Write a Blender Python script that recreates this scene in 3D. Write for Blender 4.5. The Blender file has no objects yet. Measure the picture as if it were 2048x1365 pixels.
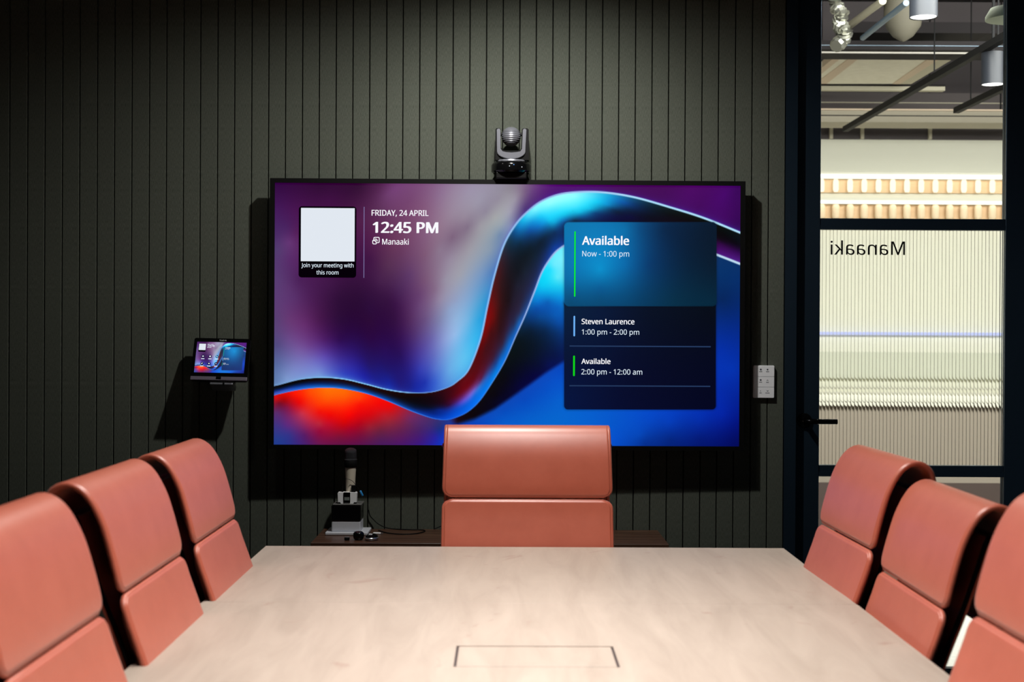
import bpy, bmesh, math, random
import numpy as np
from mathutils import Vector, Matrix

random.seed(7)
SC = bpy.context.scene
COL = SC.collection

# ------------------------------------------------------------------ camera, world, lights, exposure
F = 2048 * 50.0 / 36.0                      # focal length in pixels of the 2048 x 1365 frame
CAMP = Vector((0.0, 0.0, 1.32))
YAW, PITCH, ROLL = math.radians(0.282), math.radians(0.292), math.radians(0.30)
_f = Vector((math.sin(YAW) * math.cos(PITCH), math.cos(YAW) * math.cos(PITCH), -math.sin(PITCH)))
_r = Vector((math.cos(YAW), -math.sin(YAW), 0.0))
_u = _r.cross(_f)
RT = _r * math.cos(ROLL) + _u * math.sin(ROLL)
UP = -_r * math.sin(ROLL) + _u * math.cos(ROLL)
FW = _f
cd = bpy.data.cameras.new('camera')
cam = bpy.data.objects.new('camera', cd)
COL.objects.link(cam)
m = Matrix.Identity(4)
for i in range(3):
    m[i][0], m[i][1], m[i][2], m[i][3] = RT[i], UP[i], -FW[i], CAMP[i]
cam.matrix_world = m
cd.lens, cd.sensor_width, cd.sensor_fit = 50.0, 36.0, 'HORIZONTAL'
cd.clip_start, cd.clip_end = 0.05, 60
cd.dof.use_dof = True
cd.dof.focus_distance = 5.0
cd.dof.aperture_fstop = 5.0
SC.camera = cam

w = bpy.data.worlds.new('world')
SC.world = w
w.use_nodes = True
w.node_tree.nodes['Background'].inputs[0].default_value = (0.6, 0.7, 0.8, 1)
w.node_tree.nodes['Background'].inputs[1].default_value = 0.01

SC.view_settings.view_transform = 'Standard'
SC.view_settings.look = 'None'
SC.view_settings.gamma = 1.0
SC.view_settings.use_curve_mapping = False
SC.view_settings.exposure = 0.0


def spot(name, loc, target, energy, angle, blend, color=(1, 0.95, 0.88), radius=0.03):
    l = bpy.data.lights.new(name, 'SPOT')
    l.energy, l.spot_size, l.spot_blend, l.color = energy, math.radians(angle), blend, color
    l.shadow_soft_size = radius
    o = bpy.data.objects.new(name, l)
    COL.objects.link(o)
    o.location = loc
    o.rotation_euler = (Vector(target) - Vector(loc)).to_track_quat('-Z', 'Y').to_euler()
    return o


def area(name, loc, target, energy, sx, sy, color=(1, 0.96, 0.9), spread=180):
    l = bpy.data.lights.new(name, 'AREA')
    l.energy, l.shape, l.size, l.size_y, l.color = energy, 'RECTANGLE', sx, sy, color
    l.spread = math.radians(spread)
    o = bpy.data.objects.new(name, l)
    COL.objects.link(o)
    o.location = loc
    o.rotation_euler = (Vector(target) - Vector(loc)).to_track_quat('-Z', 'Y').to_euler()
    return o


# ceiling lamps of the meeting room, with two added helper spots
spot('downlight_wall', (0.0, 4.22, 2.72), (0.0, 4.22, 0), 98, 164, 0.75, (1, 0.985, 0.92), 0.025)
spot('added_wall_spot', (0.1, 4.15, 2.72), (0.1, 5.1, 1.85), 20, 72, 1.0, (1, 0.985, 0.93), 0.03)  # helper spot added to sharpen the bright peak on the felt wall
spot('downlight_wall_side', (-0.95, 4.40, 2.72), (-1.0, 4.40, 0), 4, 150, 0.8, (1, 0.97, 0.90), 0.03)
area('linear_light', (0.05, 1.85, 2.7), (0.05, 1.85, 0), 37, 0.25, 2.6, (1, 0.97, 0.935), 82)
spot('added_head_spot', (0.06, 3.40, 2.72), (0.06, 3.50, 0), 56, 78, 0.9, (1, 0.965, 0.93), 0.06)  # helper spot added to brighten the head chair and far table end
# unseen area lamps added to light the corridor beyond the glass door
area('corridor_fill', (3.2, 5.6, 2.95), (3.2, 11.0, 2.0), 290, 4.5, 0.8, (1, 0.985, 0.93))
area('corridor_fill_near', (3.0, 5.9, 3.3), (3.0, 6.3, 0), 155, 3.0, 0.5, (1, 0.98, 0.93))


# ------------------------------------------------------------------ helpers
def ray(px, py):
    return FW + RT * ((px - 1024.0) / F) + UP * ((682.5 - py) / F)


def atY(px, py, Y):
    d = ray(px, py)
    return CAMP + d * (Y / d.y)


def atZ(px, py, Z):
    d = ray(px, py)
    return CAMP + d * ((Z - CAMP.z) / d.z)


def s2l(c):
    return tuple(((x / 255.0) / 12.92 if x / 255.0 <= 0.04045 else ((x / 255.0 + 0.055) / 1.055) ** 2.4) for x in c)


def mat(name, rgb, rough=0.5, metal=0.0, spec=0.5, noise=None, bump=None, emit=None, sheen=None, coat=None):
    """rgb in sRGB 0-255; noise=(scale xyz, amount, rgb2); bump=(scale, strength, distance)"""
    mt = bpy.data.materials.new(name)
    mt.use_nodes = True
    nt = mt.node_tree
    b = nt.nodes['Principled BSDF']
    c = s2l(rgb)
    b.inputs['Base Color'].default_value = (*c, 1)
    b.inputs['Roughness'].default_value = rough
    b.inputs['Metallic'].default_value = metal
    b.inputs['Specular IOR Level'].default_value = spec
    tc = nt.nodes.new('ShaderNodeTexCoord')
    if noise:
        sc, detail, rgb2, lo, hi = noise
        mp = nt.nodes.new('ShaderNodeMapping')
        mp.inputs['Scale'].default_value = sc
        nz = nt.nodes.new('ShaderNodeTexNoise')
        nz.inputs['Scale'].default_value = 1.0
        nz.inputs['Detail'].default_value = detail
        nz.inputs['Roughness'].default_value = 0.65
        rp = nt.nodes.new('ShaderNodeValToRGB')
        rp.color_ramp.elements[0].position, rp.color_ramp.elements[1].position = lo, hi
        rp.color_ramp.elements[0].color = (*c, 1)
        rp.color_ramp.elements[1].color = (*s2l(rgb2), 1)
        nt.links.new(tc.outputs['Object'], mp.inputs['Vector'])
        nt.links.new(mp.outputs['Vector'], nz.inputs['Vector'])
        nt.links.new(nz.outputs['Fac'], rp.inputs['Fac'])
        nt.links.new(rp.outputs['Color'], b.inputs['Base Color'])
    if bump:
        sc, st, dist = bump
        nz2 = nt.nodes.new('ShaderNodeTexNoise')
        nz2.inputs['Scale'].default_value = sc
        nz2.inputs['Detail'].default_value = 3
        bp = nt.nodes.new('ShaderNodeBump')
        bp.inputs['Strength'].default_value = st
        bp.inputs['Distance'].default_value = dist
        nt.links.new(tc.outputs['Object'], nz2.inputs['Vector'])
        nt.links.new(nz2.outputs['Fac'], bp.inputs['Height'])
        nt.links.new(bp.outputs['Normal'], b.inputs['Normal'])
    if emit:
        b.inputs['Emission Color'].default_value = (*s2l(emit[0]), 1)
        b.inputs['Emission Strength'].default_value = emit[1]
    if sheen:
        b.inputs['Sheen Weight'].default_value = sheen
    if coat:
        b.inputs['Coat Weight'].default_value = coat[0]
        b.inputs['Coat Roughness'].default_value = coat[1]
    return mt


def new_obj(name, me, mt=None, parent=None, smooth=False, loc=None, rot=None):
    if mt is not None and not me.materials:
        me.materials.append(mt)
    if smooth:
        me.polygons.foreach_set('use_smooth', [True] * len(me.polygons))
    o = bpy.data.objects.new(name, me)
    COL.objects.link(o)
    if parent:
        o.parent = parent
    if loc is not None:
        o.location = loc
    if rot is not None:
        o.rotation_euler = rot
    return o


def empty(name, loc=(0, 0, 0), rot=(0, 0, 0), parent=None):
    o = bpy.data.objects.new(name, None)
    o.empty_display_size = 0.05
    COL.objects.link(o)
    o.location = loc
    o.rotation_euler = rot
    if parent:
        o.parent = parent
    return o


def tag(o, label, cat, group=None):
    o['label'] = label
    o['category'] = cat
    if group:
        o['group'] = group
    return o


def struct(o):
    o['kind'] = 'structure'
    return o


class MB:
    """collects verts and faces of one mesh"""

    def __init__(self):
        self.v, self.f = [], []

    def add(self, vs, fs):
        n = len(self.v)
        self.v += [tuple(p) for p in vs]
        self.f += [tuple(i + n for i in q) for q in fs]
        return self

    def box(self, x0, x1, y0, y1, z0, z1, bevel=0.0, seg=2):
        if bevel <= 0:
            return self.add([(x0, y0, z0), (x1, y0, z0), (x1, y1, z0), (x0, y1, z0), (x0, y0, z1), (x1, y0, z1), (x1, y1, z1), (x0, y1, z1)],
                            [(3, 2, 1, 0), (4, 5, 6, 7), (0, 1, 5, 4), (1, 2, 6, 5), (2, 3, 7, 6), (3, 0, 4, 7)])
        bm = bmesh.new()
        bmesh.ops.create_cube(bm, size=1.0)
        for p in bm.verts:
            p.co = Vector(((x0 + x1) / 2 + p.co.x * (x1 - x0), (y0 + y1) / 2 + p.co.y * (y1 - y0), (z0 + z1) / 2 + p.co.z * (z1 - z0)))
        bmesh.ops.bevel(bm, geom=bm.edges[:], offset=bevel, segments=seg, profile=0.5, affect='EDGES')
        bm.verts.index_update()
        self.add([p.co.copy() for p in bm.verts], [[p.index for p in q.verts] for q in bm.faces])
        bm.free()
        return self

    def tube(self, pts, r, n=10, cap=True, closed=False):
        pts = [Vector(p) for p in pts]
        rs = r if isinstance(r, (list, tuple)) else [r] * len(pts)
        N = len(pts)
        rings, prev = [], None
        for i, p in enumerate(pts):
            if closed:
                t = pts[(i + 1) % N] - pts[i - 1]
            else:
                t = pts[min(i + 1, N - 1)] - pts[max(i - 1, 0)]
            t.normalize()
            if prev is None:
                a = Vector((0, 0, 1)) if abs(t.z) < 0.9 else Vector((1, 0, 0))
                n1 = t.cross(a).normalized()
            else:
                n1 = (prev - t * prev.dot(t)).normalized()
            prev = n1
            n2 = t.cross(n1)
            rings.append([p + (n1 * math.cos(2 * math.pi * k / n) + n2 * math.sin(2 * math.pi * k / n)) * rs[i] for k in range(n)])
        vs = [q for rg in rings for q in rg]
        fs = []
        for i in range(N if closed else N - 1):
            j = (i + 1) % N
            for k in range(n):
                fs.append((i * n + k, i * n + (k + 1) % n, j * n + (k + 1) % n, j * n + k))
        if cap and not closed:
            fs.append(tuple(range(n - 1, -1, -1)))
            fs.append(tuple((N - 1) * n + k for k in range(n)))
        return self.add(vs, fs)

    def lathe(self, prof, n=32, axis='z', center=(0, 0, 0)):
        """prof = [(r, h)], revolved about the axis"""
        vs, fs = [], []
        cx, cy, cz = center
        for r, h in prof:
            for k in range(n):
                a = 2 * math.pi * k / n
                c, s = r * math.cos(a), r * math.sin(a)
                if axis == 'z':
                    vs.append((cx + c, cy + s, cz + h))
                elif axis == 'y':
                    vs.append((cx + c, cy - h, cz + s))
                else:
                    vs.append((cx + h, cy + c, cz + s))
        N = len(prof)
        for i in range(N - 1):
            for k in range(n):
                fs.append((i * n + k, i * n + (k + 1) % n, (i + 1) * n + (k + 1) % n, (i + 1) * n + k))
        if prof[0][0] > 1e-6:
            fs.append(tuple(range(n - 1, -1, -1)))
        if prof[-1][0] > 1e-6:
            fs.append(tuple((N - 1) * n + k for k in range(n)))
        return self.add(vs, fs)

    def prism(self, poly, y0, y1):
        """poly in (x, z), extruded from y0 (front) to y1"""
        n = len(poly)
        vs = [(x, y0, z) for x, z in poly] + [(x, y1, z) for x, z in poly]
        fs = [tuple(range(n)), tuple(range(2 * n - 1, n - 1, -1))]
        for k in range(n):
            fs.append((k, n + k, n + (k + 1) % n, (k + 1) % n))
        return self.add(vs, fs)

    def mesh(self, name='mesh', fix=True):
        me = bpy.data.meshes.new(name)
        me.from_pydata(self.v, [], self.f)
        if fix:
            bm = bmesh.new()
            bm.from_mesh(me)
            bmesh.ops.recalc_face_normals(bm, faces=bm.faces[:])
            bm.to_mesh(me)
            bm.free()
        me.update()
        return me

    def build(self, name, mt, parent=None, smooth=False, loc=None, rot=None, fix=True):
        me = self.mesh(name, fix)
        if smooth:
            me.polygons.foreach_set('use_smooth', [True] * len(me.polygons))
            if smooth != 'all':
                try:
                    me.set_sharp_from_angle(angle=math.radians(38))
                except Exception:
                    pass
        return new_obj(name, me, mt, parent, False, loc, rot)


def rrect(x0, x1, z0, z1, r, n=6):
    pts = []
    for cx, cz, a0 in ((x1 - r, z1 - r, 0), (x0 + r, z1 - r, 90), (x0 + r, z0 + r, 180), (x1 - r, z0 + r, 270)):
        for k in range(n + 1):
            a = math.radians(a0 + 90.0 * k / n)
            pts.append((cx + r * math.cos(a), cz + r * math.sin(a)))
    return pts


def catmull(pts, n=8):
    P = [np.array(p, float) for p in pts]
    P = [2 * P[0] - P[1]] + P + [2 * P[-1] - P[-2]]
    out = []
    for i in range(1, len(P) - 2):
        for k in range(n):
            t = k / n
            a, b, c, d = P[i - 1], P[i], P[i + 1], P[i + 2]
            out.append(0.5 * ((2 * b) + (-a + c) * t + (2 * a - 5 * b + 4 * c - d) * t * t + (-a + 3 * b - 3 * c + d) * t ** 3))
    out.append(P[-2])
    return out


try:                                          # Blender's own bundled humanist sans; the built-in font if it is missing
    import os
    FONT = bpy.data.fonts.load(os.path.join(bpy.utils.system_resource('DATAFILES', path='fonts'), 'NotoSansHebrew-Regular.woff2'))
except Exception:
    FONT = None


def text_mesh(body, bold=0.0, extrude=0.0, res=3):
    cu = bpy.data.curves.new('txt', 'FONT')
    cu.body = body
    if FONT:
        cu.font = FONT
    cu.extrude = extrude
    cu.resolution_u = res
    o = bpy.data.objects.new('txt', cu)
    COL.objects.link(o)
    dg = bpy.context.evaluated_depsgraph_get()
    me = bpy.data.meshes.new_from_object(o.evaluated_get(dg))
    bpy.data.objects.remove(o)
    bpy.data.curves.remove(cu)
    co = np.empty(len(me.vertices) * 3)
    me.vertices.foreach_get('co', co)
    co = co.reshape(-1, 3)
    if bold > 0 and not extrude:             # heavier strokes: the outlines laid over themselves, a little apart
        fs = [tuple(p.vertices) for p in me.polygons]
        n, V, FC = len(co), [], []
        for k, (ox, oy) in enumerate(((-1, -.35), (-.34, .35), (.34, -.35), (1, .35))):
            V.append(co + np.array([ox * bold, oy * bold, k * 1e-4]))
            FC += [tuple(i + n * k for i in f) for f in fs]
        me = bpy.data.meshes.new('lettering')
        co = np.concatenate(V)
        me.from_pydata(co.tolist(), [], FC)
    return me, co


def copy_tree(o, parent=None):
    c = o.copy()
    COL.objects.link(c)
    c.parent = parent
    for ch in list(o.children):
        copy_tree(ch, c)
    return c
# ------------------------------------------------------------------ the picture on the screens (flat print: colour per vertex)
SCR = {'TL': (551.7, 365.7), 'TR': (1482.0, 373.0), 'BL': (549.0, 889.3), 'BR': (1478.5, 893.0)}


def uv2px(u, v):                             # v runs down
    a, b, c, d = (np.array(SCR[k]) for k in ('TL', 'TR', 'BL', 'BR'))
    u = np.asarray(u)[..., None]
    v = np.asarray(v)[..., None]
    return a * (1 - u) * (1 - v) + b * u * (1 - v) + c * (1 - u) * v + d * u * v


def px2uv(px, py):
    u, v = (px - 550) / 930.0, (py - 370) / 521.0
    for _ in range(8):
        p = uv2px(u, v)
        u += (px - p[0]) / 930.0
        v += (py - p[1]) / 521.0
    return float(u), float(v)


CU = [(540, 776), (551, 772), (560, 770), (603, 759), (646, 755.5), (689, 759), (732, 769), (775, 780), (818, 786), (861, 785), (895, 775.5), (914.5, 763.6),
      (938.4, 739), (962, 678), (976, 612.5), (990, 551.6), (1009, 490.6), (1032, 450.8), (1055.6, 425), (1083.8, 404), (1121, 390), (1168, 385.5),
      (1215, 387.5), (1271, 397), (1337, 415.6), (1407, 437.7), (1480, 467), (1495, 473)]
CL = [(540, 794), (551, 790.5), (560, 788), (592, 781), (624.5, 776.5), (657, 775.5), (689, 778), (732, 787), (775, 802), (818, 820.6), (850, 832.4), (871.5, 838.4),
      (893, 840), (914.5, 834.5), (936, 823.8), (957.5, 804.5), (979, 774.4), (1008.8, 725), (1032, 673), (1051, 631), (1069.7, 584), (1083.8, 547),
      (1097.8, 523), (1112, 505), (1128, 493), (1160, 473), (1220, 460), (1300, 468), (1370, 488), (1435, 512), (1480, 529.5), (1495, 535)]
PA = """556,372,48,0,62 640,372,44,0,48 720,372,45,0,45 760,375,80,30,75 556,420,66,22,88 575,455,70,32,95 590,420,72,15,80 660,400,62,5,66 700,385,50,0,52
556,470,72,40,100 580,485,105,55,120 595,465,82,25,85 720,440,78,25,70 735,480,75,20,70 760,420,90,45,85 775,390,110,60,110 790,378,118,62,120 820,400,115,65,110
850,420,130,85,120 880,390,140,110,145 905,385,150,130,155 905,430,152,135,155 940,380,155,145,170 960,400,155,150,170 1000,376,150,145,160 996,398,142,132,152
972,424,136,126,148 935,455,122,102,127 905,475,117,88,117 950,412,155,148,165 962,452,160,158,165 990,436,166,168,168 928,436,152,138,155 880,455,147,117,140
850,470,130,90,125 800,460,110,60,95 790,490,105,55,90 1003,448,155,165,172 1000,470,100,130,170 1020,376,140,135,145 1020,425,165,162,180 1030,400,160,155,170
1045,390,125,105,130 1060,385,105,70,125 1075,376,100,50,125 1080,390,85,35,115 1060,405,85,50,115 1095,378,85,15,115 1140,378,80,0,105 1180,376,75,0,100
1235,378,70,0,88 1110,387,72,0,110 1050,419,65,35,105 1035,438,95,90,135 1022,455,140,150,190 1260,385,66,0,88 1330,385,66,0,85 1380,385,75,0,100 1450,390,72,0,110
1477,380,55,0,85 1400,415,66,0,90 1450,440,66,0,95 1477,450,50,0,80 1300,400,66,0,88 556,500,80,60,110 580,520,88,40,105 556,560,88,60,115 580,575,90,50,108
590,595,88,48,108 570,610,95,55,115 600,560,72,28,85 620,600,75,28,85 660,570,62,18,70 680,600,42,5,52 720,600,40,3,50 760,560,70,30,75 775,530,85,45,80
740,520,60,12,65 775,600,50,10,60 740,620,40,3,58 800,500,100,52,90 850,510,125,85,115 880,500,140,122,145 900,520,150,138,160 940,500,158,155,165 980,500,140,155,172
790,540,85,45,85 820,550,92,55,105 850,560,120,82,115 870,580,130,100,130 890,560,150,145,165 920,550,160,160,170 950,550,130,155,190 965,550,115,150,195
982,545,80,125,185 800,580,72,35,85 840,590,100,60,110 790,610,52,8,65 840,615,105,70,120 880,600,150,138,165 910,600,145,155,190 940,600,125,165,210 960,600,80,160,210
972,605,35,150,210 900,620,140,165,205 556,640,88,62,115 580,640,105,55,115 610,650,102,45,110 640,640,70,20,75 680,640,40,5,55 740,640,42,3,52 556,690,78,70,125
580,680,108,75,140 600,700,118,90,160 620,690,105,60,135 650,680,75,25,100 680,680,42,3,75 740,680,40,0,65 770,700,38,5,85 556,730,85,105,160 590,735,120,130,195
630,725,110,110,195 650,715,95,75,180 680,715,58,40,140 700,735,50,45,165 740,730,32,18,100 775,740,28,18,105 690,750,40,60,190 730,757,25,30,165 640,748,120,150,215
790,640,48,8,62 820,640,80,40,90 850,640,102,75,125 880,640,125,130,170 910,640,145,180,220 935,640,120,180,225 960,640,30,160,222 800,680,48,8,80 830,670,78,48,110
860,680,100,90,165 890,680,140,160,215 910,670,155,190,235 935,680,80,180,235 950,680,50,185,240 800,710,35,8,85 840,700,75,58,150 870,710,100,110,190 900,710,115,170,225
930,715,95,195,240 800,745,28,20,115 840,740,50,60,180 870,740,85,115,205 900,740,105,175,230 922,733,95,190,240 820,770,25,28,130 800,765,30,20,115 850,765,20,40,165
870,765,50,90,205 890,765,85,140,220 905,758,90,160,225 830,781,15,35,160 780,773,15,40,170 575,758,130,155,210 553,764,90,120,170"""
PD = """555,797,215,10,10 570,801,165,0,5 560,807,110,10,40 575,815,130,20,70 555,825,90,45,110 590,788,255,20,0 600,805,235,0,0 620,785,255,75,0 655,781,255,112,0
690,784,255,105,0 655,800,255,85,0 690,797,255,85,0 720,797,255,65,0 640,810,255,55,0 680,812,255,50,0 720,810,250,10,0 760,807,245,0,0 780,814,235,0,0 640,825,240,10,5
660,830,240,0,0 700,830,250,0,0 740,830,215,0,10 690,845,215,0,0 720,848,175,0,25 660,848,195,10,40 620,835,205,40,60 605,827,200,50,75 640,848,185,40,60 590,835,140,40,95
620,855,150,30,80 575,850,95,40,125 556,850,65,50,130 556,880,35,60,140 580,870,50,50,135 600,880,70,35,120 610,870,85,25,100 640,862,150,5,55 700,858,165,0,40
740,855,150,30,50 680,875,120,15,55 720,870,120,10,55 760,862,105,30,60 640,885,110,20,75 760,880,80,25,85 780,840,160,35,50 770,830,190,25,40 800,835,150,30,60
820,838,110,38,95 840,843,85,40,105 820,852,95,35,85 860,850,65,40,110 880,852,35,45,120 800,860,100,30,75 840,860,70,32,100 880,860,20,45,130 800,880,85,20,95
840,880,65,20,120 870,875,40,30,160 890,868,15,50,180 885,885,10,55,190 930,856,0,62,185 970,848,0,75,195 1010,824,0,75,190 1010,850,0,95,205 1050,800,0,72,190
1090,780,0,78,195 1110,762,0,80,200 1120,800,0,95,205 1060,850,0,100,205 1110,850,0,102,205 1180,850,0,95,205 1226,845,0,85,200 1226,880,0,80,205 1118,742,0,72,192
1160,720,0,70,185 1440,545,0,48,105 1470,560,0,45,105 1445,600,0,35,90 1465,650,0,40,130 1445,700,0,45,165 1465,740,0,50,175 1445,780,0,40,165 1472,800,0,33,148
1445,830,0,35,165 1476,850,0,15,120 1400,840,0,45,170 1340,845,0,60,185 1300,840,0,70,195 1340,880,0,35,125 1400,880,0,22,115 1472,885,0,8,90 1280,870,0,70,185 1290,887,0,45,140"""
# the dark fold under the ribbon, right of its trough
PS = """905,846,60,0,20 915,845,20,0,10 930,842,8,0,8 950,828,5,0,5 990,790,3,0,8 1010,760,2,2,12 1060,640,0,50,110 1080,635,0,70,140 1110,630,0,90,180 1117,645,0,75,165
1060,660,0,25,50 1090,660,0,35,75 1110,665,0,45,100 1040,680,0,15,25 1080,690,0,20,45 1110,690,0,28,75 1030,710,0,10,15 1060,710,0,12,30 1110,712,0,15,65 1010,745,0,3,12
1120,505,110,240,255 1125,520,120,240,255 1108,530,110,235,255 1100,540,20,220,255 1115,555,100,235,250 1090,556,0,215,250 1118,575,20,200,240 1085,571,0,205,245
1080,582,0,175,235 1100,585,0,170,230 1120,595,0,150,225 1075,603,0,120,210 1095,605,0,90,180 1073,617,0,75,165 1115,615,0,95,190 1065,628,0,65,140 1000,805,0,0,40
1040,775,0,0,55 1070,752,0,0,60 1100,730,0,12,80 960,828,3,0,12 1080,735,0,5,50 1200,560,0,120,200 1200,650,0,60,140 1300,560,0,50,110"""
PC = """555,781,0,30,110 560,776,0,8,20 556,786,75,85,185 575,780,65,80,190 590,776,10,60,160 600,764,0,0,0 620,768,0,30,95 620,773,10,80,180 640,760,15,0,5 660,769,0,35,95
660,773,10,90,180 700,764,22,0,5 700,774,0,45,120 730,775,20,0,5 735,784,0,50,125 760,783,20,0,5 765,793,0,40,110 780,786,20,0,3 780,799,0,40,110 800,795,10,0,0
800,807,0,40,100 830,797,2,0,5 830,815,0,10,40 845,826,0,45,150 860,795,12,0,8 860,815,0,5,20 870,828,0,32,125 880,820,0,40,150 890,834,0,65,195 890,800,40,0,15
898,810,45,0,25 880,788,35,0,15 915,817,0,75,200 918,806,70,60,190 930,812,0,85,205 928,801,110,85,212 905,803,70,5,60 900,785,60,0,15 920,785,100,0,15 940,791,120,100,218
935,776,110,0,15 948,781,115,110,222 950,792,0,95,210 958,776,50,130,225 970,772,0,110,215 930,762,105,5,18 950,757,88,5,25 962,757,90,5,40 975,755,40,100,205
990,746,0,130,220 945,737,75,10,18 965,730,78,12,28 985,720,60,20,45 1000,722,5,110,215 992,728,20,60,140 962,700,85,0,5 972,695,60,10,20 990,690,60,18,40 1005,688,55,25,45
1018,690,0,110,215 970,672,115,0,0 982,665,60,5,10 1000,660,40,10,20 1015,655,45,25,55 1028,648,35,35,70 1038,647,10,110,200 976,642,140,0,0 987,635,110,5,0 1000,630,45,8,10
1020,630,35,22,50 1038,625,45,30,58 982,620,115,0,5 992,610,85,12,12 1003,600,45,10,15 1017,600,20,5,10 1027,600,28,25,45 1045,600,32,30,58 988,585,80,10,10 1003,570,42,15,20
1020,575,22,8,18 1035,570,25,28,48 1058,572,30,32,68 1000,545,62,15,22 1015,545,25,15,25 1035,545,5,10,20 1050,545,18,30,48 1072,548,25,35,72 1010,515,38,25,40
1022,510,18,28,44 1050,515,2,15,25 1070,515,5,30,50 1090,510,15,40,95 1103,504,0,50,140 1020,495,5,35,55 1060,495,0,22,35 1090,495,0,30,60 1110,495,0,60,160
1022,482,10,50,70 1040,488,0,35,55 1080,485,0,22,40 1115,480,0,50,110 1028,466,0,65,130 1040,455,0,130,210 1060,475,0,50,90 1060,460,0,80,170 1090,475,0,30,55
1110,465,0,35,80 1047,440,0,190,240 1065,445,0,140,215 1075,455,0,100,190 1090,458,0,80,150 1056,432,80,225,255 1070,420,140,250,255 1080,435,0,200,245 1085,448,0,150,225
1100,440,0,205,245 1110,445,0,180,230 1125,447,0,70,140 1100,408,150,255,255 1110,420,70,225,255 1120,398,150,255,255 1130,430,0,205,240 1130,440,0,110,190
1150,394,150,255,255 1150,413,80,230,255 1160,425,0,200,240 1165,435,0,80,150 1150,442,0,20,40 1185,394,80,220,250 1195,405,0,205,245 1190,427,0,50,110 1180,418,0,200,240
1220,396,0,160,220 1215,410,0,150,220 1225,420,0,40,80 1240,405,0,90,170 1235,425,0,22,45 1230,440,0,0,60 1180,440,0,45,95 1250,406,0,85,170 1270,408,0,50,100
1255,420,0,30,60 1260,435,0,0,60 1300,416,0,25,45 1300,435,0,2,20 1340,430,0,3,6 1380,440,2,0,2 1450,470,2,0,3 1476,477,0,8,15 1445,490,50,0,70 1476,505,50,0,80
1440,504,75,5,110 1478,520,70,20,115 1440,478,3,0,5 1475,490,3,0,12 1300,455,0,0,20 1200,480,0,20,50"""
PCARD = """1140,452,0,118,175 1140,500,0,115,180 1200,460,0,120,182 1250,460,0,110,170 1280,460,0,72,125 1330,460,0,35,70 1420,460,2,22,42 1140,560,0,108,168 1200,540,0,145,205
1250,530,0,105,170 1300,530,0,55,105 1380,530,0,30,55 1425,530,2,25,45 1140,605,0,72,115 1200,600,0,75,120 1280,600,0,60,100 1350,600,0,45,70 1425,605,0,38,60 1200,578,0,88,145"""
PCARD2 = """1140,630,0,28,58 1200,640,0,20,55 1300,640,0,10,32 1420,640,0,6,20 1140,720,0,15,50 1250,720,0,8,40 1420,720,0,4,28 1140,800,0,16,60 1250,800,0,6,42 1420,800,0,3,30"""


def pts_of(s):
    return np.array([[float(x) for x in q.split(',')] for q in s.split()])


def rbf(P, X, Y, lam=0.06):
    """smooth interpolation of the colour swatches P at the points X, Y"""
    s = 40.0
    xy, c = P[:, :2] / s, P[:, 2:]
    n = len(P)
    d = np.sqrt(((xy[:, None] - xy[None]) ** 2).sum(-1))
    A = np.zeros((n + 1, n + 1))
    A[:n, :n] = -d + np.eye(n) * lam
    A[:n, n] = A[n, :n] = 1
    W = np.linalg.solve(A, np.vstack([c, np.zeros((1, 3))]))
    out = np.empty((len(X), 3))
    for i in range(0, len(X), 20000):
        q = np.stack([X[i:i + 20000], Y[i:i + 20000]], -1) / s
        dd = np.sqrt(((q[:, None] - xy[None]) ** 2).sum(-1))
        out[i:i + 20000] = -dd @ W[:n] + W[n]
    return np.clip(out, 0, 255)


def signed(curve, X, Y, arc=False):
    """distance to the curve, positive below it; the curves are functions of x"""
    C = np.array(catmull(curve, 10))
    yi = np.interp(X, C[:, 0], C[:, 1])
    dist = np.full(len(X), 1e9)
    S = np.concatenate([[0], np.cumsum(np.sqrt((np.diff(C, axis=0) ** 2).sum(1)))])
    along = np.interp(X, C[:, 0], S)
    near = np.abs(Y - yi) < 330
    idx = np.where(near)[0]
    for i in range(0, len(idx), 8000):
        k = idx[i:i + 8000]
        a, b = C[:-1], C[1:]
        ab = b - a
        px = X[k][:, None] - a[None, :, 0]
        py = Y[k][:, None] - a[None, :, 1]
        t = np.clip((px * ab[:, 0] + py * ab[:, 1]) / (ab ** 2).sum(-1), 0, 1)
        q = (px - t * ab[:, 0]) ** 2 + (py - t * ab[:, 1]) ** 2
        b = q.argmin(1)
        r = np.arange(len(k))
        dist[k] = np.sqrt(q[r, b])
        along[k] = S[b] + t[r, b] * (S[b + 1] - S[b])
    dist = np.minimum(dist, 90)
    d = np.where(Y > yi, dist, -dist)
    return (d, along) if arc else d


def ribbon_space(X, Y):
    """along the ribbon (compressed) and across it, so that swatches spread along its length"""
    su, au = signed(CU, X, Y, True)
    sl, al = signed(CL, X, Y, True)
    f = np.clip(su / np.maximum(su - sl, 1e-3), 0, 1)
    return au * (1 - f) * .42 + al * f * .42, f * 70.0


def streak_space(X, Y):
    a, b = X * .5 - Y * .866, X * .866 + Y * .5
    w = sst((X - 700) / 150.0)
    a = a * (1 - .42 * w)
    return a, b


def sst(x):
    x = np.clip(x, 0, 1)
    return x * x * (3 - 2 * x)


def mixc(a, b, t):
    return a * (1 - t[:, None]) + b * t[:, None]


def sd_rr(X, Y, x0, x1, y0, y1, r):
    qx = np.abs(X - (x0 + x1) / 2) - (x1 - x0) / 2 + r
    qy = np.abs(Y - (y0 + y1) / 2) - (y1 - y0) / 2 + r
    return np.sqrt(np.maximum(qx, 0) ** 2 + np.maximum(qy, 0) ** 2) + np.minimum(np.maximum(qx, qy), 0) - r


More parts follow.
